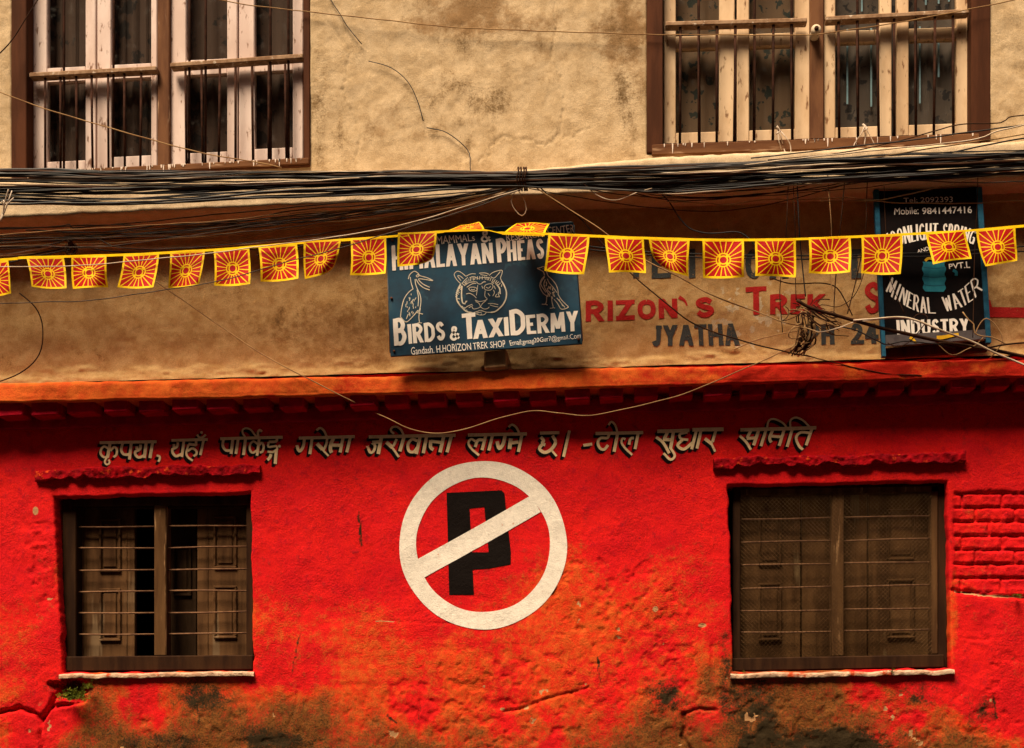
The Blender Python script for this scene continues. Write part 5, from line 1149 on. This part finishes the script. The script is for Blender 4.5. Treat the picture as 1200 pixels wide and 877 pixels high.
CB = [
 ([(-120, 60), (-10, 104), (60, 130), (143, 154), (230, 178), (300, 190), (330, 197)], -.16, .0026, 'cable_t', 'thin tan wire sloping down across the left upper window'),
 ([(200, -14, -.1), (285, 5), (400, 18), (532, 32), (650, 37), (762, 40.5), (953, 41.5)], -.05, .0026, 'cable_t', 'thin tan wire running level across the upper wall to the insulator'),
 ([(957, 41), (1010, 33), (1080, 22), (1140, 10), (1230, -8)], -.06, .0026, 'cable_t', 'thin wire rising from the insulator across the right upper window'),
 ([(60, -30), (46, -3), (30, 22), (10, 52), (-20, 80)], -.1, .003, 'cable_b', 'dark wire curving down at the top left corner'),
 ([(380, -20), (388, 0), (399, 17), (407, 31), (424, 52)], -.034, .002, 'cable', 'short black wire stub hanging near the top of the beige wall'),
 ([(432, 72), (459, 80), (478, 96), (489.5, 119), (496, 142)], -.036, .002, 'cable', 'thin black wire arching down the middle of the upper beige wall'),
 ([(500, 149.5), (520, 154), (539, 167), (550, 180), (551, 197, -.1), (553, 206, -.3)], -.036, .0022, 'cable', 'short black wire curving from the beige wall into the bundle'),
 ([(-200, 275), (-10, 268), (60, 266), (82, 263), (86, 267), (150, 262), (250, 252), (400, 238), (600, 221)], -.26, .0028, 'cable_g', 'grey wire with a small kink high under the ledge at left'),
 ([(-200, 283), (-10, 278), (100, 275), (200, 268), (330, 255), (480, 238), (610, 219)], -.25, .0025, 'cable_t', 'tan wire rising evenly under the ledge towards the bundle knot'),
 ([(-200, 300), (-10, 293), (60, 287), (85, 277), (112, 279), (140, 290), (200, 292), (330, 280), (450, 262), (560, 238), (612, 218)], -.27, .003, 'cable_g', 'dusty wire arching over the dark cable knot at left'),
 ([(-200, 308), (-10, 299), (40, 293), (83, 287), (200, 291), (400, 276), (520, 254), (610, 220)], -.24, .0035, 'cable_w', 'pale wire passing through the dark cable knot at left'),
 ([(-200, 330), (-10, 306), (50, 296), (83, 290)], -.25, .0035, 'cable', 'short black cable dropping left from the cable knot, upper one'),
 ([(-200, 345), (-10, 312), (50, 299), (84, 292)], -.27, .0035, 'cable', 'short black cable dropping left from the cable knot, lower one'),
 ([(-200, 316), (-10, 313), (80, 312), (190, 303), (300, 290), (460, 266), (610, 222)], -.46, .0024, 'cable_w', 'thin white wire crossing in front of the left flags'),
 ([(90, 289), (150, 296), (230, 297), (300, 292), (350, 288), (400, 287), (452, 284), (520, 283, -.1)], -.20, .0035, 'cable', 'black cable running behind the flags left of the blue sign'),
 ([(100, 281), (180, 283), (300, 273), (420, 260), (540, 241), (615, 218)], -.22, .0026, 'cable_t', 'tan wire fanning out left just below the ledge shadow'),
 ([(30, 270), (120, 272), (200, 263), (300, 258), (420, 246), (520, 232), (610, 216)], -.23, .003, 'cable_g', 'grey wire fanning out close beneath the ledge edge'),
 ([(-200, 360), (-10, 356), (60, 354), (115, 351), (253, 330), (340, 306), (402, 290), (480, 266), (560, 242), (612, 221)], -.48, .0022, 'cable_g', 'long grey wire sweeping up in front of the flags to the bundle knot'),
 ([(240, 262), (330, 262), (420, 254), (520, 240), (580, 226), (612, 217)], -.28, .003, 'cable', 'black wire fanning out left between the tan wires'),
 ([(300, 300), (380, 283), (450, 268), (540, 248), (600, 225), (620, 216)], -.30, .003, 'cable_b', 'brown wire running down left towards the flags'),
 ([(182, 330, -.12), (249, 376, -.11), (307, 415, -.13), (345, 436, -.17), (383, 455, -.19), (416, 472, -.18)], -.06, .0024, 'cable_t', 'brown wire slanting down the beige wall from the fourth flag'),
 ([(440, 484, -.08), (456, 491), (480, 503), (510, 508), (540, 504), (590, 489), (625, 482), (655, 484), (690, 487), (740, 478), (800, 462), (850, 442), (900, 420), (938, 402, -.14)], -.17, .0024, 'cable_t', 'slack tan wire drooping over the red wall above the roundel'),
 ([(23, 344), (42, 361), (50, 384), (46, 415), (23, 438), (-15, 452)], -.07, .0032, 'cable_b', 'dark wire hanging in a wide loop at the far left of the beige wall'),
 ([(604, 224), (599, 236), (604, 247), (612, 253), (617, 245), (613, 232), (606, 222)], -.33, .0018, 'cable_w', 'small pale wire loop dangling from the bundle above the blue sign'),
 ([(626, 218), (640, 228), (665, 244), (702, 268), (740, 296), (794, 324), (838, 348), (886, 365), (920, 378), (946, 384, -.14)], -.36, .0026, 'cable_t', 'tan wire slanting from the bundle knot down to the cable tangle'),
 ([(632, 219), (650, 235), (680, 256), (708, 288), (743, 324), (784, 358), (816, 381), (867, 399), (920, 412), (950, 418, -.1)], -.28, .003, 'cable_b', 'dark wire slanting past the blue sign and over the red lettering'),
 ([(680, 212), (688, 219), (697, 227), (712, 234), (726, 234), (745, 226), (764, 221)], -.36, .0022, 'cable_w', 'pale wire sagging in a short curve below the bundle'),
 ([(770, 222, -.3), (785, 238), (795, 254), (808, 268), (825, 273), (843, 273), (864, 272), (877, 279), (888, 292), (895, 300)], -.10, .0032, 'cable', 'black cable drooping in a wave above the flags right of centre'),
 ([(660, 284, -.2), (691, 289), (756, 295), (816, 298), (883, 299.5), (943, 300), (1009, 299), (1100, 296), (1215, 288), (1400, 275)], -.13, .0032, 'cable', 'upper of two black cables running level behind the right flags'),
 ([(660, 287, -.2), (691, 292.5), (756, 299), (816, 302), (883, 303), (943, 304), (1009, 302), (1100, 300), (1215, 294), (1400, 281)], -.13, .0032, 'cable', 'lower of two black cables running level behind the right flags'),
 ([(926, 205, -.33), (923.5, 222), (921, 277), (915, 327), (914, 350), (917, 390)], -.2, .0022, 'cable_b', 'thin brown wire hanging straight down left of the cable tangle'),
 ([(931, 205, -.33), (930, 222), (932, 277), (932, 320), (933, 352)], -.2, .002, 'cable_b', 'thin brown wire hanging down to the head of the rod'),
 ([(935, 205, -.33), (934.6, 222), (937, 275), (942, 329), (944, 348)], -.2, .0028, 'cable', 'black wire hanging down beside the head of the rod'),
 ([(970, 205, -.33), (971, 222), (974.6, 275), (973, 325), (978, 350), (976, 370)], -.2, .002, 'cable_t', 'twisted tan wire hanging between the third and fourth flags left of the black sign'),
 ([(991, 203, -.33), (989, 222), (984, 275), (979, 330), (977, 368)], -.2, .0026, 'cable_b', 'brown wire hanging behind the flag left of the black sign'),
 ([(1017, 198, -.33), (1015.5, 235), (1014, 273), (1005, 321), (993, 368)], -.2, .0024, 'cable_b', 'brown wire hanging at the left edge of the black sign'),
 ([(1018, 275), (1012, 321), (1001, 347), (989, 357), (979, 360), (963, 357), (950, 364, -.16)], -.19, .0018, 'cable_b', 'thin wire curling back from the black sign to the tangle'),
 ([(1146, 205, -.3), (1145, 240), (1142, 300), (1141, 350), (1140, 396)], -.2, .0018, 'cable_b', 'thin wire hanging down the right edge of the black sign'),
 ([(1036, 215, -.2), (1037, 250), (1040, 300), (1044, 330), (1060, 368)], -.14, .0016, 'cable_b', 'very thin wire down the left side of the black sign'),
 ([(905, 326), (915, 329.6), (927, 332.6), (941, 333), (961.6, 332), (976.6, 335), (985, 343), (994, 360), (999, 370)], -.1, .0028, 'cable_b', 'brown cable arching over the cable tangle'),
 ([(1000, 376), (1020, 374), (1053, 372), (1072, 375), (1099, 386), (1138, 400), (1170, 415), (1240, 445)], -.24, .0045, 'cable_w', 'thick pale cable crossing the foot of the black sign'),
 ([(945, 384), (962, 389), (985, 384), (1000, 378), (1020, 376), (1042, 372)], -.2, .0024, 'cable_w', 'pale wire looping from the tangle to the black sign'),
 ([(1143, 392), (1145, 386), (1150, 377), (1156, 373), (1164, 378), (1172, 389), (1175, 400), (1168, 411), (1160, 420, -.14)], -.18, .0024, 'cable_t', 'tan wire curling in a loop right of the black sign'),
 ([(1100, 404), (1104, 408), (1112, 415), (1121, 416), (1131, 411), (1143, 405), (1152, 396)], -.19, .0024, 'cable_t', 'tan wire sagging below the black sign'),
 ([(1040, 402), (1050, 406), (1064, 402), (1080, 385), (1087, 372), (1078, 368), (1071, 372), (1070, 380)], -.2, .0022, 'cable_b', 'brown wire curling at the lower left of the black sign'),
 ([(1128, 366), (1135, 375), (1141, 380), (1142, 390), (1150, 394), (1164, 396), (1180, 404)], -.2, .0028, 'cable_t', 'frayed tan wire at the lower right of the black sign'),
 ([(985, 383), (1005, 388), (1030, 400), (1040, 404), (1060, 400), (1090, 403), (1120, 408)], -.18, .003, 'cable', 'black cable running from the rod behind the black sign foot'),
 ([(1100, 402), (1130, 404), (1150, 408), (1180, 404), (1220, 400)], -.22, .004, 'cable_b', 'dark cable crossing right below the black sign'),
 ([(932, 416, -.08), (945, 416), (960, 421), (985, 427), (1010, 433), (1040, 438), (1080, 440)], -.155, .0022, 'cable_b', 'brown wire trailing along the cornice under the tangle'),
 ([(860, 410), (885, 399), (905, 394), (935, 388)], -.1, .0024, 'cable_t', 'short wire entering the tangle from the left'),
 ([(900, 188), (980, 180), (1035, 170), (1094, 154), (1123, 146.5), (1173, 144), (1182, 138), (1215, 133), (1400, 110)], -.33, .0026, 'cable_b', 'topmost wire leaving the bundle to the upper right'),
 ([(880, 186), (980, 174), (1062, 165), (1145, 154), (1173, 150), (1215, 143), (1400, 105)], -.35, .003, 'cable', 'second wire leaving the bundle to the upper right'),
 ([(860, 195), (980, 181), (1072, 172), (1145, 163), (1169, 154), (1215, 143), (1400, 95)], -.37, .003, 'cable_w', 'pale wire leaving the bundle to the upper right'),
 ([(900, 197), (1000, 188), (1080, 176), (1145, 166), (1215, 155), (1400, 120)], -.36, .0028, 'cable_t', 'tan wire leaving the bundle to the upper right'),
 ([(960, 195), (1072, 186), (1119, 178), (1163, 168.5), (1215, 160), (1400, 130)], -.34, .0034, 'cable', 'black cable leaving the bundle lowest to the upper right'),
 ([(700, 222), (800, 220), (900, 212), (1000, 206), (1100, 205), (1215, 205), (1400, 207)], -.33, .0032, 'cable', 'black cable hanging lowest along the ledge at right'),
 ([(640, 216), (700, 218), (800, 215), (900, 209), (1000, 209), (1130, 214), (1215, 213), (1400, 214)], -.34, .0028, 'cable_g', 'grey cable dipping along the ledge at right'),
 ([(780, 236), (829, 238.5), (854, 240.6), (895, 234), (947.5, 234), (989, 232), (1026, 234.6), (1059, 229), (1108, 218), (1145, 209), (1215, 200)], -.27, .0024, 'cable_t', 'tan wire running under the right ledge and up past the black sign'),
 ([(960, 236), (1022, 235.5), (1053, 238), (1127, 238.5), (1173, 236.5), (1215, 235), (1400, 230)], -.27, .0022, 'cable_t', 'tan wire crossing the telephone line of the black sign'),
 ([(620, 221), (680, 232), (760, 243), (830, 248), (900, 240), (960, 225), (1010, 210)], -.28, .0022, 'cable_b', 'brown wire sagging in the ledge shadow right of the blue sign'),
]
for pts, y, r, mt, lab in CB: cable(pts, y, r, mt, lab, wob=.5)

for k in range(14):
    y0 = random.uniform(258, 312); ys = random.uniform(-.32, -.22); mt = random.choice(['cable_b', 'cable', 'cable_g', 'cable_t', 'cable_g'])
    pts = [(-200, y0+random.uniform(4, 16)), (-10, y0)]
    for x in (120, 240, 360, 480): pts.append((x, y0+(222-y0)*(max(0, x)/612.0)**1.5+random.uniform(-5, 6)))
    pts += [(570, 224+random.uniform(-4, 6)), (613, 216+random.uniform(-3, 4))]
    cable(pts, ys, random.choice([.0018, .0024, .003]), mt, {'cable_b': 'thin brown stray wire fanning out left of the bundle knot', 'cable': 'thin black stray wire fanning out left of the bundle knot',
        'cable_g': 'thin grey stray wire fanning out left of the bundle knot', 'cable_t': 'thin tan stray wire fanning out left of the bundle knot'}[mt], 'wire', 'wire', 'stray wires under the ledge', wob=.8)
for k in range(8):
    x0 = random.uniform(640, 760); x1 = random.uniform(900, 1160); sag = random.uniform(6, 22); yb0 = np.interp(x0, gx, gc)+8; yb1 = np.interp(x1, gx, gc)+9
    cable([(x0, yb0), (x0*.7+x1*.3, (yb0*.7+yb1*.3)+sag), (x0*.3+x1*.7, yb0*.3+yb1*.7+sag*.8), (x1, yb1)], -.30, random.choice([.0018, .0024]), 'cable_b', 'thin brown slack wire sagging below the bundle at right', 'wire', 'wire', 'slack wires below the bundle', wob=.8)

# knot of cables at the left
m = MB()
for k in range(9):
    a0 = random.uniform(0, 6); P = []
    for t in np.linspace(0, 5.5, 22): P.append(U(83+5.5*math.cos(t+a0)*random.uniform(.85, 1.1)+1.5*math.sin(k), 292+6.5*math.sin(t+a0)*random.uniform(.85, 1.1), -.26+.012*math.sin(t*2+k)))
    m.tube(P, .0042, 5)
m.tube([U(82, 283, -.30), U(82.5, 290, -.20), U(84, 297, -.05), U(84, 297, .03)], .011, 8)
tag(m.build('cable_knot', M['cable_b']), 'dark knot of cables and clamp between second and third flags', 'cable knot')
# iron rod sticking out with the tangle
cable([(934, 352, -.26), (950, 361, -.25), (985, 371, -.24), (1030, 384, -.22), (1060, 391, -.21), (1112, 402, -.19), (1172, 412, -.17), (1260, 432, -.1)], 0, .0078, 'cable_b', 'thick brown rod slanting from the cable tangle across the black sign', 'rod', 'rod', wob=.3, n=8)
m = MB()
for k in range(20):
    cx, cy = random.gauss(948, 13), random.gauss(378, 12); rx, ry = random.uniform(6, 26), random.uniform(2, 9); a0 = random.uniform(0, 6); yy = -.2+random.uniform(-.04, .08); tl_a = random.choice([random.uniform(.1, .6), random.uniform(1.1, 1.9), random.uniform(-.7, -.2)])
    P = []
    for t in np.linspace(0, random.uniform(1.2, 3.6), 16):
        X, Yy = rx*math.cos(t+a0), ry*math.sin(t+a0); P.append(U(cx+X*math.cos(tl_a)-Yy*math.sin(tl_a), cy+X*math.sin(tl_a)+Yy*math.cos(tl_a), yy+.012*math.sin(2*t)))
    m.tube(P, random.choice([.0018, .0024, .003]), 5, mi=random.choice([0, 0, 0, 1]))
for k in range(24):
    x0, y0 = random.uniform(938, 956), random.uniform(358, 395); x1, y1 = random.uniform(924, 944), random.uniform(408, 418)
    P = spline([(x0, y0, -.18), (x0+random.uniform(-7, 7), (y0+y1)/2, -.16), (x1, y1, -.12)], 5); m.tube([U(*p) for p in P], random.choice([.0022, .003, .0036]), 5, mi=random.choice([0, 0, 1]))
for k in range(12):
    x0, y0 = random.uniform(938, 955), random.uniform(355, 372); x1 = random.uniform(975, 1000)
    P = spline([(x0, y0, -.2), ((x0+x1)/2, y0+random.uniform(5, 22), -.19), (x1, y0+random.uniform(10, 26), -.17)], 5); m.tube([U(*p) for p in P], random.choice([.0018, .0026]), 5, mi=random.choice([0, 0, 1]))
m.build('cable_tangle', [M['cable_b'], M['cable_t']])
tag(bpy.data.objects['cable_tangle'], 'messy tangle of brown wires in front of the slate blue numbers', 'cable tangle')

# insulator, rope ends, weeds
m = MB(); c_ = U(955, 40, 0)
prof = [(.022, -.008), (.022, -.03), (.016, -.036), (.016, -.044), (.023, -.05), (.023, -.07), (.012, -.075)]
n = 16; V = []
for r_, y in prof: V += [(c_[0]+r_*math.cos(2*math.pi*i/n), y+.03, c_[2]+r_*math.sin(2*math.pi*i/n)) for i in range(n)]
m.add(V, [(k*n+i, k*n+(i+1) % n, (k+1)*n+(i+1) % n, (k+1)*n+i) for k in range(len(prof)-1) for i in range(n)]+[list(range((len(prof)-1)*n, len(prof)*n))], True)
IN = m.build('insulator', M['ceramic']); tag(IN, 'small round ceramic insulator on the middle post of the right upper window', 'insulator')
m = MB(); m.tube([(c_[0], -.043, c_[2]), (c_[0], -.052, c_[2])], .010, 10); m.build('screw', M['iron'], IN)
def rope(lst, label, y=-.05):
    m = MB()
    for pts, r in lst: m.tube([U(*p) for p in spline([(a, b, y+random.uniform(-.02, .02)) for a, b in pts], 4)], r, 5)
    tag(m.build('frayed_rope', M['rope']), label, 'rope')
rope([([(912, 152), (915, 160), (918, 172), (921, 182)], .003), ([(913, 152), (920, 160), (926, 170), (927, 184)], .0026), ([(911, 152), (913, 166), (916, 176)], .0022), ([(910, 148), (914, 154), (910, 157)], .005)], 'frayed white rope end knotted to a bar of the right upper window')
rope([([(1013, 148), (1010, 156), (1003, 166), (1000, 172)], .0024), ([(1013, 148), (1014, 160), (1013, 170)], .003), ([(1014, 150), (1020, 160), (1025, 170)], .0022), ([(1011, 146), (1016, 151), (1011, 154)], .005)], 'frayed rope end tied to the fourth casement corner of the right upper window')
rope([([(42, 200), (36, 204), (32, 210), (30, 215)], .003), ([(48, 202), (40, 203), (34, 207)], .0026), ([(50, 202), (49, 206), (47, 210)], .0024)], 'frayed pale rope at the lower left corner of the left upper window', -.06)
rope([([(10, 222), (6, 236), (3, 250), (-2, 262)], .0035), ([(14, 224), (9, 238), (4, 252)], .003), ([(4, 235), (8, 240), (12, 236), (16, 232)], .0028), ([(2, 236), (5, 246), (1, 258)], .003)], 'pale frayed rope hanging on the ledge at the far left edge', -.40)

def weed(cx, cy, y, n, L, label, group=None, lean=0):
    m = MB()
    for k in range(n):
        a = random.uniform(-1.3, 1.3)+lean; l_ = L*random.uniform(.5, 1); x0, y0 = cx+random.uniform(-.5, .5)*L*.9, cy+random.uniform(-2, 2)
        dr_ = random.uniform(.2, 1.0); P = []
        for i in range(9):
            t = i/8; P.append((x0+math.sin(a)*l_*t, y0-math.cos(a)*l_*t+dr_*l_*t*t*.9, y-.05*t*random.uniform(.8, 1.1)))
        Q = [Vector(U(*p)) for p in P]; m.tube(Q, .0008, 3)
        for i in range(1, 9):
            t = (Q[i]-Q[i-1]).normalized(); s = t.cross(Vector((0, -1, 0))).normalized(); ll = .0105*(1-.5*i/9)*L/16
            for sg in (-1, 1):
                b0 = Q[i]; tip = b0+s*sg*ll*1.5+t*ll*.7+Vector((0, random.uniform(-.004, .001), 0)); md = b0+s*sg*ll*.7
                m.add([b0, md+t*ll*.55, tip, md-t*ll*.25], [(0, 1, 2, 3)])
    tag(m.build('fern', M['fern']), label, 'plant', group)
weed(86, 818, -.022, 34, 19, 'small green fern growing from the crack under the left lower window')
weed(100, 806, -.02, 8, 12, 'tiny fern sprig just below the sill of the left lower window')
weed(1045, 786, -.02, 6, 6, 'tiny weed on the pale sill of the mesh covered window, under its right half')
weed(872, 788, -.02, 4, 5, 'tiny weed on the pale sill of the mesh covered window, at its left end')
weed(1193, 699, -.012, 10, 7, 'dark moss tuft on the broken edge below the bare red bricks')
